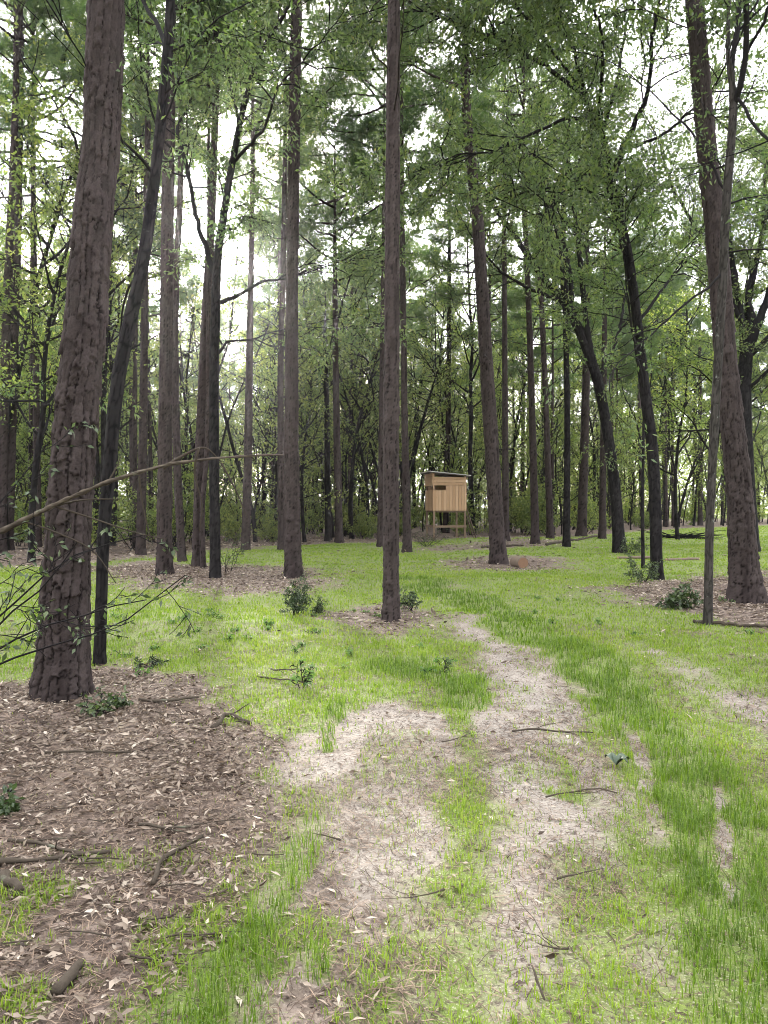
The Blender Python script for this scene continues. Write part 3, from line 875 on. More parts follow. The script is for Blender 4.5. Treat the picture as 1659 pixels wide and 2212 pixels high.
def proto_pine(seed, zc, r0, crown, lean):
    r = np.random.default_rng(seed)
    H = zc + PCH[crown]
    pts = [[0, 0, -.1, r0], [.1 * lean, .05, 3, r0 * .86], [.3 * lean, .1, 7, r0 * .74], [.45 * lean, .1, zc, r0 * .62], [.45 * lean, .1, zc + PCH[crown] * .6, r0 * .3], [.45 * lean, .1, H, .02]]
    t = empty('pine_tree', label='slender pine among many in the far wood beyond the clearing', cat='tree', group='pines of the far wood')
    m = MB(); trunk(m, pts, .09, 12, 'pine', seed)
    for k in range(6):
        z = r.uniform(.4, 1) * zc; a = r.random() * TAU
        pa = bpath([.06 * z * lean * .7, .1, z], [math.cos(a), math.sin(a), .2], r.uniform(.6, 2.2), 5, r, .15, 0)
        tube(m, pa, np.linspace(.02, .006, 6), 4, cap=False)
    m.build('trunk', M['pine_bark'], t)
    for nm, me in (('branches', PC[crown][0]), ('crown', PC[crown][1])):
        o = link(nm, me, t); o.location = (.45 * lean, .1, zc)
    return t


def proto_oak(seed, H, r0, z0, nl, L, leaf, per, lab, grp, nsub=5, mat='far_leaf', name='broadleaf_tree'):
    r = np.random.default_rng(seed)
    t = empty(name, label=lab, cat='tree', group=grp)
    tp = bpath([0, 0, -.1], [r.normal() * .1, r.normal() * .1, 1], H, 9, r, .07, .05)
    rad = np.linspace(r0, .02, len(tp))
    m = MB(); trunk(m, np.column_stack([tp, rad]), .1, 10, 'oak', seed)
    m.build('trunk', M['oak_bark'], t)
    b = MB(); tw = Twigs()
    for k in range(nl):
        f = z0 / H + (1 - z0 / H) * (k + r.random()) / nl
        p, tg = at(tp, min(f, .999)); a = k * 2.4 + r.normal() * .3
        e = r.uniform(.2, .9)
        l = L * (1.15 - .6 * (f - z0 / H)) * r.uniform(.7, 1.15)
        pa = bpath(p, [math.cos(a) * math.cos(e), math.sin(a) * math.cos(e), math.sin(e)], l, 6, r, .16, .06)
        rb = .012 + .011 * l
        tube(b, pa, np.linspace(rb, .008, 7), 5, cap=False)
        spray(b, tw, pa, rb, r, nsub, l * .45, 1, t0=.25)
    b.build('branches', M['oak_bark'], t)
    lf = MB(); tw.leaves(lf, r, per, leaf[0], leaf[1], .09)
    lf.build('crown', M[mat], t, smooth=False)
    return t


def proto_bush(seed, H, ns, leaf, per, lab, grp, mat='far_leaf', name='bush', spreadr=.6):
    r = np.random.default_rng(seed); m = MB(); tw = Twigs(); b = MB()
    for k in range(ns):
        a = r.random() * TAU
        pa = bpath([r.normal() * .15, r.normal() * .15, -.05], [math.cos(a) * spreadr, math.sin(a) * spreadr, 1], H * r.uniform(.6, 1.1), 6, r, .16, .02)
        tube(m, pa, np.linspace(.006 + .004 * H, .004, 7), 4, tone=.4, mat=0, cap=False)
        spray(m, tw, pa, .012, r, 6, H * .28, 1, t0=.15)
    tw.leaves(m, r, per, leaf[0], leaf[1], .05, mat=1)
    o = m.build(name, [M['oak_bark'], M[mat]], None, smooth=False)
    return tag(o, lab, 'bush', grp)


rng = np.random.default_rng(77)
FP = [proto_pine(200 + k, z, r_, c, l) for k, (z, r_, c, l) in enumerate([(11, .15, 0, .6), (12.5, .17, 1, -.8), (10, .13, 2, .3), (14, .18, 0, -.3)])]
FO = [proto_oak(220 + k, H, r_, z0, nl, L, (.14, .036), 2.6, 'broadleaf tree among many in the far wood beyond the clearing', 'broadleaf trees of the far wood', 6) for k, (H, r_, z0, nl, L) in enumerate([(15, .13, 4, 22, 3.4), (18, .15, 6, 24, 3.6), (12, .10, 3, 20, 3.2)])]
FS = [proto_oak(230 + k, H, r_, z0, nl, L, (.12, .03), 2.6, 'thin young broadleaf tree among many filling the far wood', 'young trees of the far wood', 4, name='young_tree') for k, (H, r_, z0, nl, L) in enumerate([(7.5, .05, 1.4, 15, 1.9), (9, .06, 2.2, 15, 2.1), (6, .04, .8, 14, 1.8)])]
FB = [proto_bush(240 + k, H, ns, (.11, .03), 2.2, 'leafy bush among many under the far trees', 'bushes under the far trees') for k, (H, ns) in enumerate([(2.2, 8), (3.2, 9), (1.4, 7)])]


FT = [proto_oak(260 + k, H, r_, z0, nl, L, (.12, .03), 2.2, 'thin dark pole of a tree among many in the far wood', 'thin dark poles of the far wood', 4, name='pole_tree') for k, (H, r_, z0, nl, L) in enumerate([(11, .075, 6.5, 9, 1.7), (13, .09, 8, 9, 1.9), (9, .06, 5.5, 8, 1.5)])]


def outside_clear(x, y, margin):
    return sdf_poly(CLEAR, np.array([x]), np.array([y]))[0] > margin


taken = []


def scatter(protos, n, y0, y1, gap, margin, smin, smax, wide=.60, own=None):
    k = 0; tries = 0; mine = []
    while k < n and tries < 9000:
        tries += 1
        y = math.sqrt(rng.random() * (y1 ** 2 - y0 ** 2) + y0 ** 2); x = (rng.random() * 2 - 1) * (wide * y + 2)
        if not outside_clear(x, y, margin): continue
        if protos in (FP, FO) and -.295 < x / y < -.185 and y < 71: continue            # the break in the stand that lets the low sun in
        if abs(x - 2.9) < 2.2 and y < 40: continue                    # leave the blind free
        if any((x - a) ** 2 + (y - b) ** 2 < gap ** 2 for a, b in mine): continue
        mine.append((x, y))
        p = protos[k % len(protos)]
        first = p.get('spare', 1); p['spare'] = 0
        o = p if first else copy_tree(p)
        o.location = (x, y, gz(np.array([x]), np.array([y]))[0]); o.rotation_euler = (0, 0, rng.random() * TAU)
        s = rng.uniform(smin, smax); o.scale = (s, s, s * rng.uniform(.92, 1.1))
        k += 1


scatter(FP, 110, 33, 95, 2.8, 1.5, .85, 1.2)
scatter(FO, 105, 36, 92, 2.6, 2.5, .8, 1.25)
scatter(FS, 250, 32, 80, 1.4, 1.2, .8, 1.4)
scatter(FB, 64, 27, 45, .9, .7, .7, 1.3)
scatter(FB, 150, 44, 82, 1.3, 1.5, .8, 1.6)
scatter(FT, 165, 33, 66, 1.1, 1.0, .8, 1.25)
for k, (x, y, s_) in enumerate([(-12.5, 21, .8), (-9.8, 25.5, .9), (-15, 27, 1.), (-12, 31, 1.), (-11.2, 30.5, .85), (-3.6, 33.5, .9), (16, 27, .9), (19, 33, 1.1), (14.3, 36, 1.), (-1.6, 37, .95), (-18, 24, .9), (-10.4, 21.8, 1.1), (-13.6, 26.5, 1.2), (-17.5, 32, 1.2), (13.2, 30, 1.1)]):
    o = copy_tree(FO[k % 3]); o.location = (x, y, 0); o.rotation_euler = (0, 0, k * 1.9); o.scale = (s_,) * 3
    o['label'] = 'broadleaf tree standing just behind the edge of the clearing'; o['group'] = 'broadleaf trees at the clearing edge'

# the same wood goes on behind the viewer and shades the trunks from that side
nb = np.random.default_rng(66)
for k in range(46):
    y = -5.5 - 26 * nb.random(); x = (nb.random() * 2 - 1) * 24
    o = copy_tree((FP + FO + FS + FO + FS)[k % 16 % (len(FP) + 2 * len(FO) + 2 * len(FS))]); o.location = (x, y, 0); o.rotation_euler = (0, 0, nb.random() * TAU)
    o['label'] = 'woodland tree standing behind the viewer'; o['group'] = 'trees behind the viewer'

# the wood closing the view far behind the field
r = np.random.default_rng(91); mb = MB()
n = 3000
cx_ = (r.random(n) * 2 - 1) * 92; cy_ = 106 + 22 * r.random(n)
hh = 12 + 7 * fbm(cx_ * .12, cy_ * .05, 5, 3); cz_ = hh * r.random(n) ** .8
k = 46; P = np.repeat(np.column_stack([cx_, cy_, cz_]), k, 0) + r.normal(size=(n * k, 3)) * [1.3, 1.3, .9]
P[:, 2] = np.maximum(P[:, 2], .2)
add_leaves(mb, P, r.normal(size=(n * k, 3)), .45, .14, r, tone=np.clip(np.repeat(r.random(n), k) * .7 + r.random(n * k) * .3, 0, 1))
tag(mb.build('distant_wood', M['far_leaf'], None, False), 'hazy wall of woodland far behind the tree trunks', 'woodland', kind='stuff')

# ------------------------------------------------------------------ the wooden blind
def box(mb, lo, hi, tone=.5, crev=0., mat=0, rot=None):
    lo, hi = np.array(lo, float), np.array(hi, float)
    c = np.array([[(lo, hi)[(k >> a) & 1][a] for a in range(3)] for k in range(8)])
    if rot is not None: c = rot(c)
    q = [(0, 2, 3, 1), (4, 5, 7, 6), (0, 1, 5, 4), (2, 6, 7, 3), (0, 4, 6, 2), (1, 3, 7, 5)]
    V = np.concatenate([c[list(f)] for f in q])
    mb.add(V, np.arange(24).reshape(6, 4), None, tone, crev, mat)


def boards(mb, axis_, a0, a1, w, lo, hi, r, gap=.006):
    """Row of boards along axis 0 (x), 1 (y) or 2 (z); lo/hi give the other extents with that axis ignored."""
    n = max(1, round((a1 - a0) / w)); s = (a1 - a0) / n
    for k in range(n):
        l, h = list(lo), list(hi)
        l[axis_] = a0 + k * s + gap; h[axis_] = a0 + (k + 1) * s - gap
        jit = r.uniform(-.003, .003)
        o = [b for b in range(3) if b != axis_ and hi[b] - lo[b] < .06]
        for b in o: l[b] += jit; h[b] += jit
        box(mb, l, h, r.random())


BY = 36.; bx0 = (908 + 2 - CX) / F * BY
r = np.random.default_rng(9)
bc = np.array([(937 - 1 - CX) / F * BY, BY])          # front left corner foot
W_, D_, H0, H1 = 1.64, 1.7, 1.44, 3.12
blind = empty('hunting_blind', (bc[0], bc[1], 0), math.radians(9), label='raised wooden hunting blind with window slits on tall legs', cat='hunting blind')
e = .022
for cx_, cy_ in ((.045, .045), (W_ - .045, .045), (.045, D_ - .045), (W_ - .045, D_ - .045)):
    m = MB(); box(m, (cx_ - .044, cy_ - .044, -.1), (cx_ + .044, cy_ + .044, 3.28 if cx_ < 1 else 3.12), r.random()); m.build('leg', M['post_wood'], blind, False)
m = MB(); box(m, (-.03, -.035, .58), (W_ + .02, -.001, .69), .5); m.build('brace', M['post_wood'], blind, False)
m = MB(); box(m, (-.036, .0, .58), (-.001, D_, .69), .8); m.build('brace', M['post_wood'], blind, False)
m = MB(); boards(m, 1, .0, D_, .14, (.0, 0, H0), (W_, 0, H0 + .03), r); box(m, (0, .1, H0 - .12), (W_, .16, H0 - .004), .3); box(m, (0, D_ - .16, H0 - .12), (W_, D_ - .1, H0 - .004), .3); m.build('floor', M['post_wood'], blind, False)
zw0, zw1 = 2.41, 2.63
# front wall
m = MB()
boards(m, 0, 0., .66, .14, (0, -e, H0 - .03), (0, -.002, zw0), r); boards(m, 0, .66, W_ - .09, .14, (0, -e, H0 - .03), (0, -.002, zw1), r)
boards(m, 2, zw1 + .004, 3.06, .14, (.0, -e, 0), (W_ - .09, -.002, 0), r)
box(m, (.62, -.045, zw0), (.66, -e - .001, zw1), .7)
box(m, (W_ - .088, -.04, H0 - .03), (W_, -.003, 3.10), .95)
box(m, (-.02, -.03, H0 - .03), (.035, -e - .002, 3.2), .35)
m.build('wall', M['board'], blind, False)
# left wall
m = MB()
boards(m, 1, .0, D_, .17, (-.022, 0, H0 - .03), (-.002, 0, zw0), r)
boards(m, 2, zw1, 3.24, .15, (-.05, -.02, 0), (-.024, D_ + .1, 0), r)
box(m, (-.03, .75, zw0), (-.003, .84, zw1 + .03), .5)
m.build('wall', M['board'], blind, False)
# back and right walls
m = MB()
boards(m, 0, 0, W_, .14, (0, D_ + .002, H0 - .03), (0, D_ + e, zw1 - .005), r, .002); boards(m, 2, zw1, 3.1, .14, (0, D_ + .002, 0), (W_, D_ + e, 0), r)
m.build('wall', M['board'], blind, False)
m = MB()
boards(m, 1, .0, D_, .14, (W_ + .002, 0, H0 - .03), (W_ + e, 0, 3.0), r)
m.build('wall', M['board'], blind, False)
m = MB()
n = 40
X = np.linspace(-.24, W_ + .2, n); Z = np.interp(X, [-.24, W_ + .2], [3.335, 3.14]) + .010 * np.sin(np.arange(n) * 1.9)
for (ya, yb) in ((-.22, D_ + .2),):
    V = np.concatenate([np.stack([X, np.full(n, ya), Z], 1), np.stack([X, np.full(n, yb), Z], 1), np.stack([X, np.full(n, ya), Z - .03], 1), np.stack([X, np.full(n, yb), Z - .03], 1)])
    k = np.arange(n - 1)[:, None]
    q = np.concatenate([k + [0, 1, n + 1, n], k + [2 * n, 3 * n, 3 * n + 1, 2 * n + 1], k + [0, 2 * n, 2 * n + 1, 1], k + [n, n + 1, 3 * n + 1, 3 * n],
                        [[0, n, 3 * n, 2 * n], [n - 1, 3 * n - 1, 4 * n - 1, 2 * n - 1]]])
    m.add(V, q)
m.build('roof', M['roof'], blind, False)
m = MB(); V2 = V.copy(); V2[:, 2] -= .036; V2[2 * n:, 2] -= .012; V2[:, 0] = np.clip(V2[:, 0], -.17, W_ + .14); V2[:, 1] = np.clip(V2[:, 1], -.17, D_ + .15)
m.add(V2, q); m.build('roof_shade_slab', M['dark_wood'], blind, False)  # added dark slab, its colour stands in for shade under the roof

lad = empty('ladder', (bc[0] + W_ + .02, BY + 1.15, 0), math.radians(12), label='dark wooden ladder leaning on the blind at its right end', cat='ladder')
for s in (0, .42):
    m = MB(); tube(m, np.array([[.62, s, -.03], [.05, s, 1.62]]), [.035, .035], 4, tone=.5); m.build('rail', M['dark_wood'], lad, False)
for k in range(5):
    z = .22 + k * .3; x = .62 - .57 * (z + .03) / 1.65
    m = MB(); tube(m, np.array([[x, .0, z], [x, .42, z]]), .022, 4, tone=.6); m.build('rung', M['dark_wood'], lad, False)

# ------------------------------------------------------------------ logs, sticks, plants
def stick(label, px, w0, w1, seed, twigs=2, name='fallen_branch', lift=.0, mat='dead_wood', cat='branch'):
    r = np.random.default_rng(seed)
    Ym = gd(px[0][1]); P = []
    for k, (x, y) in enumerate(px):
        g = gp(x, y); P.append([*g, 0.])
    P = np.array(P); P[:, 2] = gz(P[:, 0], P[:, 1])
    n = max(6, int(np.linalg.norm(P[-1] - P[0]) / .06)); S = smooth_path(P, n)
    ra = np.linspace(w0, w1, n) / 2 / F * S[:, 1]
    ra = ra * 1.25
    S[:, 2] = gz(S[:, 0], S[:, 1]) + np.maximum(ra * .8, .008) + .012 + lift * np.linspace(0, 1, n)
    S[1:-1] += r.normal(size=(n - 2, 3)) * ra[1:-1, None] * .3
    o0 = S[0].copy(); S = S - o0
    m = MB(); tube(m, S, ra * (1 + .12 * r.normal(size=n)), 8, tone=.3 + .5 * r.random(n).repeat(8).mean() + .0)
    for k in range(twigs):
        p, tg = at(S, r.uniform(.2, .95)); q = bpath(p, side_dir(tg, .7, r, .25), r.uniform(.1, .3), 4, r, .15, 0)
        tube(m, q, np.linspace(ra.mean() * .5, ra.mean() * .2, 5), 5, tone=.4)
    o = m.build(name, M[mat], None); o.location = o0
    return tag(o, label, cat)


stick('long pale stick lying by the left edge of the picture', [(-60, 1897), (60, 1884), (150, 1868), (240, 1857)], 11, 7, 1)
stick('thin curved stick touching the long pale stick', [(15, 1834), (80, 1838), (130, 1852), (185, 1864)], 7, 5, 2)
stick('crooked dark stick lying diagonally near the grass clump', [(328, 1936), (346, 1886), (380, 1858), (436, 1826)], 9, 6, 3)
stick('short dark stick above the crooked diagonal stick', [(300, 1797), (350, 1806), (410, 1806)], 6, 4, 4)
stick('long thin stick lying across the middle of the leaf bed', [(90, 1634), (180, 1632), (250, 1633), (330, 1626)], 5, 3, 5)
stick('weathered forked branch at the edge of leaf bed and grass', [(458, 1586), (488, 1554), (510, 1560), (540, 1578)], 9, 5, 6, 3)
stick('thick barkless chunk of wood at the bottom left', [(118, 2190), (140, 2160), (172, 2118)], 22, 17, 7, 0, name='wood_chunk', cat='wood')
stick('short pale chunk of wood at the left border', [(8, 1918), (38, 1952)], 18, 14, 8, 0, name='wood_chunk', cat='wood')
stick('brown stick lying just right of the massive pine foot', [(300, 1516), (360, 1520), (428, 1509)], 6, 4, 9)
stick('dark branch lying across the track', [(1108, 1596), (1150, 1588), (1210, 1590), (1282, 1585)], 4, 2, 10, 3)
stick('arched twig lying in the weeds of the track', [(1180, 1740), (1240, 1728), (1290, 1722), (1335, 1730)], 3, 2, 11, 2)
stick('short dark twig sticking up at the bottom of the track', [(1178, 2186), (1150, 2140)], 5, 3, 12, 0, lift=.05)
stick('bare thin branch lying in the grass, lower one of a pair', [(556, 1460), (600, 1474), (656, 1496)], 3.5, 2, 13, 3, lift=.05)
stick('bare thin branch lying in the grass, upper one of a pair', [(585, 1444), (640, 1458)], 3, 2, 14, 2, lift=.05)
stick('grey stick lying among the leaves below the slender sapling', [(1500, 1342), (1580, 1352), (1680, 1362)], 6, 5, 15, 2)
stick('long stick lying right of the leaning pine beyond the cut log', [(1180, 1180), (1230, 1170), (1290, 1160)], 4, 3, 16, 0)
stick('thin dead limb lying across the far leaf strip', [(1040, 1186), (1080, 1182), (1130, 1181)], 4, 3, 17, 0)


rt = np.random.default_rng(55)
for k in range(36):                                          # small twigs strewn over the leaf bed and the track
    x0_, y0_ = rt.uniform(0, 560), rt.uniform(1500, 2120)
    if k > 30: x0_, y0_ = rt.uniform(700, 1400), rt.uniform(1560, 2100)
    a_ = rt.uniform(-.5, .5) + (math.pi if rt.random() < .5 else 0); l_ = rt.uniform(35, 110) * (y0_ - 1094) / 700
    o = stick('small twig strewn among the fallen leaves and sand', [(x0_, y0_), (x0_ + .5 * l_ * math.cos(a_), y0_ + .5 * l_ * math.sin(a_) * .6 + rt.normal() * 3), (x0_ + l_ * math.cos(a_), y0_ + l_ * math.sin(a_) * .6)], rt.uniform(1.6, 3.8) * (y0_ - 1094) / 700, 1.2, 400 + k, int(rt.integers(0, 3)), 'twig', cat='twig')
    o['group'] = 'twigs strewn over the ground'


def log(label, x, y, w, L, ang, seed, mat='dead_wood', end='cut_end'):
    r = np.random.default_rng(seed); g = gp(x, y); Y = g[1]; R = w / 2 / F * Y
    d = np.array([math.cos(ang), math.sin(ang), 0])
    t = empty('cut_log', (g[0], g[1], gz(g[:1], g[1:])[0] + R * .85), label=label, cat='log')
    m = MB(); n = 14
    P = np.outer(np.linspace(0, L, n), d); P[:, 2] += r.normal(size=n) * .004
    tube(m, P, R * (1 + .04 * r.normal(size=n)), 18, tone=np.append((.3 + .5 * r.random((n, 18))).ravel(), [.5, .5]), cap=False) if False else tube(m, P, R * (1 + .04 * r.normal(size=n)), 18, tone=.5, cap=True)
    m.build('bark', M[mat], t)
    for s, p in ((-1, P[0]), (1, P[-1])):
        m = MB(); q = np.array([p + d * s * .001, p + d * s * .012]); tube(m, q, R * .93, 18, tone=.7); m.build('cut_face', M[end], t, False)
    return t


log('short sawn log lying at the foot of the leaning pine', 1130, 1224, 25, .5, math.radians(106), 1, 'log_bark', 'old_cut')
log('pale log lying in the grass left of the winding oak', 1335, 1208, 6, 1.4, math.radians(14), 2, 'log_bark')
log('pale split log in the grass right of the winding oak', 1440, 1211, 6, 1.2, math.radians(20), 3, 'log_bark')

# brush pile far right
r = np.random.default_rng(12); g = gp(1478, 1163); m = MB()
for k in range(46):
    a = r.normal() * .35 + (math.pi if r.random() < .5 else 0)
    p = np.array([r.normal() * .45, r.normal() * .3, r.random() * .16])
    q = bpath(p, [math.cos(a), math.sin(a), r.normal() * .12], r.uniform(.6, 1.7), 4, r, .1, -.01); q[:, 2] = np.maximum(q[:, 2], .02)
    tube(m, q, np.linspace(.03, .01, 5), 5, tone=r.random() * .4, crev=.7)
o = m.build('brush_pile', M['oak_bark']); o.location = (g[0], g[1], 0); tag(o, 'dark brush pile of cut twigs on the far right grass', 'brush pile')


def plant(label, x, y, H, ns, leaf, per, seed, mat='shrub_leaf', name='shrub', cat='shrub', spreadr=.6, nsub=5, group=None, lvl=1):
    r = np.random.default_rng(seed); g = gp(x, y)
    t = empty(name, (g[0], g[1], gz(g[:1], g[1:])[0]), label=label, cat=cat, group=group)
    m = MB(); tw = Twigs()
    for k in range(ns):
        a = r.random() * TAU
        pa = bpath([r.normal() * H * .06, r.normal() * H * .06, -.02], [math.cos(a) * spreadr, math.sin(a) * spreadr, 1], H * r.uniform(.6, 1.1), 6, r, .14, .02)
        tube(m, pa, np.linspace(.003 + .006 * H, .002, 7), 4, tone=.4, cap=False)
        if lvl >= 0: spray(m, tw, pa, .006, r, nsub, H * .35, lvl, t0=.15)
        tw.add(pa[3:])
    m.build('stems', M['oak_bark'], t)
    f = MB(); tw.leaves(f, r, per, leaf[0], leaf[1], .012); f.build('leaves', M[mat], t, False)
    return t


plant('dark bushy shrub growing left of the lone clearing pine', 638, 1326, .5, 10, (.036, .010), 3., 1, spreadr=.25)
plant('smaller sprig just right of the dark bushy shrub', 682, 1323, .26, 4, (.04, .010), 1.6, 2, spreadr=.4)
plant('low broad green shrub in the leaf heap left of the sapling', 1462, 1316, .38, 10, (.075, .024), 1.0, 3, 'shrub_leaf', spreadr=1.1)
plant('twiggy weed at the right foot of the lone clearing pine', 888, 1318, .42, 6, (.05, .012), 1.1, 4, spreadr=.7)
plant('leafy seedlings at the foot of the massive pine', 205, 1540, .2, 5, (.045, .012), .6, 5, spreadr=1.1)
plant('low green weed in the leaves right of the massive pine foot', 250, 1530, .13, 5, (.045, .012), .8, 6, 'shrub_leaf', spreadr=.9)
plant('scrubby twigs right of the slim dark stem', 322, 1436, .18, 7, (.035, .008), .6, 7, spreadr=1.4)
plant('pale leaved seedling in the grass by the bare thin branches', 655, 1490, .24, 4, (.04, .012), .5, 8, 'weed_leaf', spreadr=.4)
plant('dark little seedling alone in the grass left of the track', 954, 1455, .17, 2, (.04, .009), .6, 9, spreadr=.2)
plant('grey green weed by the left border of the leaf bed', 8, 1760, .12, 5, (.045, .012), .8, 10, spreadr=.7)
plant('brushy growth at the foot of the winding oak', 1392, 1258, .6, 8, (.06, .016), 1.3, 11, spreadr=.7)
plant('dead twiggy heap in front of the blind legs', 922, 1182, .9, 12, (.06, .012), .5, 12, spreadr=1.1)
plant('scrub by the mossy foot of the crooked oak', 1366, 1198, .7, 9, (.07, .02), 1.3, 13, spreadr=.9)
plant('weedy tuft in the leaf bed near the forked oak', 492, 1240, .9, 5, (.06, .014), .5, 14, spreadr=.5)
r = np.random.default_rng(40)
for k in range(44):                                           # low leafy weeds dotted over the clearing
    x = r.uniform(230, 960); y = r.uniform(1300, 1460)
    if k > 28: x, y = r.uniform(1000, 1640), r.uniform(1245, 1400)
    plant('small leafy weed dotted about in the clearing grass', x, y, r.uniform(.06, .14), 4, (.04, .013), .9, 300 + k, 'weed_leaf', 'weed', 'weed', .9, 3, 'weeds dotted over the clearing grass', 0)

# broad leaf on the track
m = MB(); r = np.random.default_rng(3); g = gp(1332, 1668)
for a, L in ((.3, .09), (2.2, .08), (-.6, .07), (1.2, .06)):
    n = 9; t_ = np.linspace(0, 1, n); wd = L * .42 * np.sin(np.pi * np.clip(t_ * .92 + .05, 0, 1)) ** .8
    d = np.array([math.cos(a), math.sin(a)]); s = np.array([-d[1], d[0]])
    z = .02 + .05 * np.sin(t_ * 2.6)
    A = np.column_stack([np.outer(t_ * L, d) + np.outer(wd, s), z + .012]); B = np.column_stack([np.outer(t_ * L, d), z]); C = np.column_stack([np.outer(t_ * L, d) - np.outer(wd, s), z + .012])
    V = np.concatenate([A, B, C]); k = np.arange(n - 1)[:, None]
    m.add(V, np.concatenate([k + [0, 1, n + 1, n], k + [n, n + 1, 2 * n + 1, 2 * n]]))
o = m.build('broad_leaf_seedling', M['green_leaf']); o.location = (g[0], g[1], gz(g[:1], g[1:])[0]); tag(o, 'dark blue green broad leaves lying beside the track', 'plant')

# long dead limb slanting across the massive pine
r = np.random.default_rng(21); Yl = 4.9
LP = [(-620, 1500, 19), (-300, 1300, 19), (-100, 1195, 18), (0, 1149, 17), (110, 1096, 15), (230, 1048, 13), (350, 1013, 11), (450, 1000, 9), (540, 993, 7), (606, 990, 5)]
P = np.array([[*wp(x, y, Yl + .05 * math.sin(k)), w / 2 / F * Yl] for k, (x, y, w) in enumerate(LP)]); P[0, 2] = .02
S = smooth_path(P, 150); S[:, 3] *= (1 + .16 * r.normal(size=150)) * (1 + .5 * (r.random(150) > .96))
S[1:, :3] += np.cumsum(r.normal(size=(149, 3)) * .0012, 0)
dl = empty('dead_limb', tuple(S[0, :3]), label='long bare dead limb slanting across the massive left pine', cat='branch')
o0 = S[0, :3].copy()
m = MB(); nn = len(S); tube(m, S[:, :3] - o0, S[:, 3] * .70, 9, tone=np.append(np.clip(.5 + .28 * r.normal(size=nn * 9), 0, 1), [.5, .5]), crev=np.append(.5 * r.random(nn * 9) ** 3, [0, 0])); m.build('limb', M['dead_wood'], dl)
m = MB()
for px in ([(352, 1012), (385, 990), (430, 968), (452, 972), (478, 998)], [(430, 968), (420, 1020), (436, 1090), (430, 1150)], [(230, 1048), (250, 1012), (262, 985)], [(478, 1000), (510, 1060), (535, 1120)], [(300, 1028), (310, 1100), (330, 1180)],
           [(120, 1092), (180, 1080), (260, 1078)], [(120, 1094), (200, 1120), (290, 1150), (360, 1165)], [(50, 1126), (120, 1150), (200, 1190), (250, 1260)]):
    Q = np.array([wp(x, y, Yl + .04 * k) for k, (x, y) in enumerate(px)]) - o0
    w0 = .0125 if len(px) == 5 else .0075
    tube(m, smooth_path(Q, 14), np.linspace(w0, .003, 14), 6, tone=.4)
m.build('twigs', M['dead_wood'], dl)

# leafy tangle reaching in from the left
r = np.random.default_rng(23)
tg_ = empty('leaning_shrub', (-3.25, 5.0, gz(np.array([-3.25]), np.array([5.0]))[0]), label='leafy shrub reaching in from the left below the dead limb', cat='shrub')
m = MB(); tw = Twigs()
for k in range(6):
    d = [.85 + r.normal() * .3, r.normal() * .3, r.uniform(1.0, 2.1)]
    pa = bpath([r.normal() * .1, r.normal() * .1, -.03], d, r.uniform(1.7, 2.5), 9, r, .12, -.07)
    tube(m, pa, np.linspace(.011, .004, 10), 5, cap=False)
    spray(m, tw, pa, .008, r, 5, .5, 1, t0=.4)
m.build('stems', M['oak_bark'], tg_)
f = MB(); tw.leaves(f, r, 1.2, .055, .013, .012); f.build('leaves', M['shrub_leaf'], tg_, False)

# ------------------------------------------------------------------ air
HAZE = True
if HAZE:
    m = MB(); box(m, (-440, -75, -1.4), (440, 720, 36))
    hm, nt, out = nmat('haze')
    pv = nd(nt, 'ShaderNodeVolumePrincipled', {'Color': (.97, .97, 1., 1.), 'Density': .0003, 'Anisotropy': .82})
    nt.links.new(pv.outputs[0], out.inputs['Volume'])
    tag(m.build('haze', hm, None, False), 'thin bright haze hanging between the trees', 'haze', kind='stuff')

# ------------------------------------------------------------------ sky, sun, camera
SUN_EL, SUN_AZ = math.radians(19.6), math.radians(-13.5)          # azimuth from +Y towards +X
w = bpy.data.worlds.new('World'); SC.world = w; w.use_nodes = True
nt = w.node_tree; nt.nodes.clear()
out = nt.nodes.new('ShaderNodeOutputWorld')
sky = nt.nodes.new('ShaderNodeTexSky'); sky.sky_type = 'NISHITA'; sky.sun_disc = False
sky.sun_elevation = SUN_EL; sky.sun_rotation = SUN_AZ
sky.air_density = 1.; sky.dust_density = 2.; sky.ozone_density = 1.
tc = nd(nt, 'ShaderNodeTexCoord').outputs['Generated']
cl = noise(nt, 2.6, 6, nd(nt, 'ShaderNodeMapping', {'Vector': tc, 'Scale': (1, 1, 2.2)}).outputs[0], .6)
fac = ramp(nt, cl, [(.36, (0, 0, 0)), (.52, (1, 1, 1))])
bw = nd(nt, 'ShaderNodeRGBToBW', {'Color': sky.outputs[0]}).outputs[0]
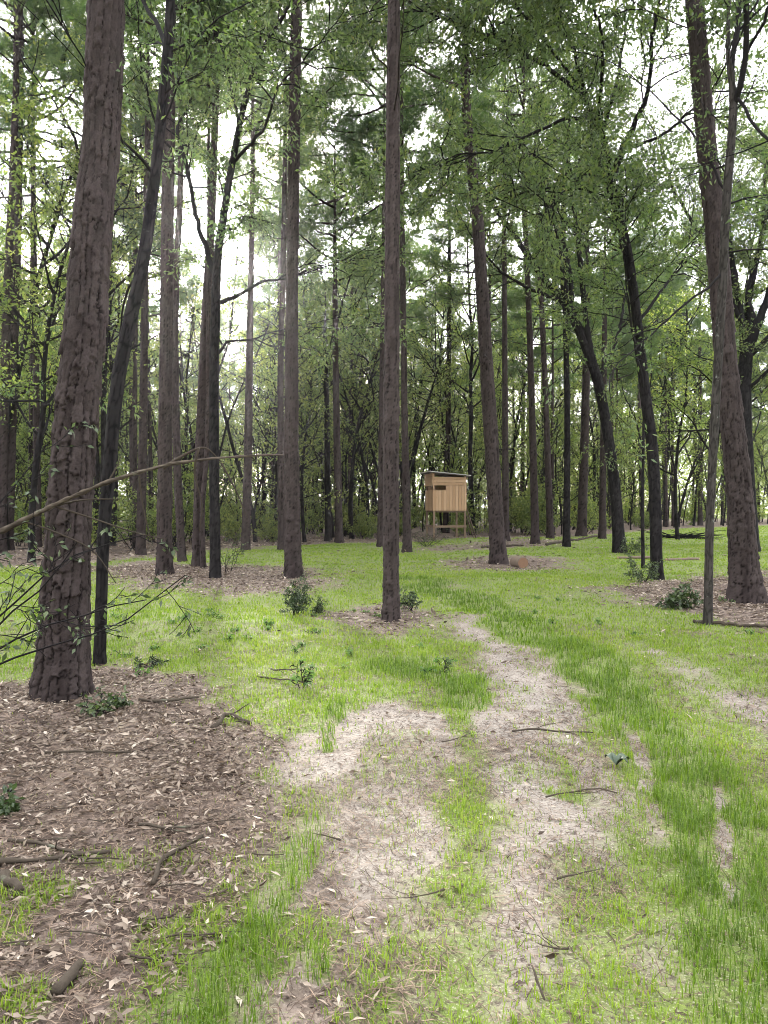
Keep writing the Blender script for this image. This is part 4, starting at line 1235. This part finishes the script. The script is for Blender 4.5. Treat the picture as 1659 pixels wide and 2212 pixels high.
zz = mathn(nt, 'MAXIMUM', nd(nt, 'ShaderNodeSeparateXYZ', {'Vector': tc}).outputs[2], 0.)
over = mathn(nt, 'ADD', .6, mathn(nt, 'MULTIPLY', zz, 2.2))        # an overcast dome is brightest overhead
cloudv = mathn(nt, 'ADD', mathn(nt, 'MULTIPLY', bw, .9), mathn(nt, 'MULTIPLY', over, 5.))
cloud = nd(nt, 'ShaderNodeCombineColor', {0: cloudv, 1: cloudv, 2: mathn(nt, 'MULTIPLY', cloudv, 1.03)}).outputs[0]
col = mixc(nt, mathn(nt, 'MULTIPLY', fac, .9), sky.outputs[0], cloud)
bg = nd(nt, 'ShaderNodeBackground', {'Color': col, 'Strength': .085})
nt.links.new(bg.outputs[0], out.inputs[0])

sl = bpy.data.lights.new('sun', 'SUN'); sl.energy = 3.8; sl.angle = math.radians(4); sl.color = (1., .94, .84)
so = bpy.data.objects.new('sun', sl); COL.objects.link(so)
# lamp shines along -Z; aim it from the sun towards the ground
so.rotation_euler = (math.radians(90) - SUN_EL, 0, math.pi - SUN_AZ)
so.location = (-20, 60, 40)

cam = bpy.data.cameras.new('camera'); co = bpy.data.objects.new('camera', cam); COL.objects.link(co)
cam.sensor_fit = 'VERTICAL'; cam.sensor_height = 36; cam.lens = 26; cam.clip_end = 2000; cam.clip_start = .05
co.location = (0, 0, EYE); co.rotation_euler = (math.radians(90 - .41), 0, 0)
SC.camera = co

SC.view_settings.view_transform = 'Standard'; SC.view_settings.look = 'None'
SC.view_settings.exposure = 2.8; SC.view_settings.gamma = 1.
cy = SC.cycles
cy.max_bounces = 7; cy.diffuse_bounces = 4; cy.glossy_bounces = 2; cy.transmission_bounces = 5; cy.transparent_max_bounces = 6; cy.volume_bounces = 0
cy.use_denoising = True; cy.use_adaptive_sampling = True; cy.adaptive_threshold = .012
cy.sample_clamp_indirect = 8
SC.cycles.pixel_filter_type = 'BLACKMAN_HARRIS'; SC.cycles.filter_width = 1.0
print('script', time.time() - T0, len(bpy.data.objects))
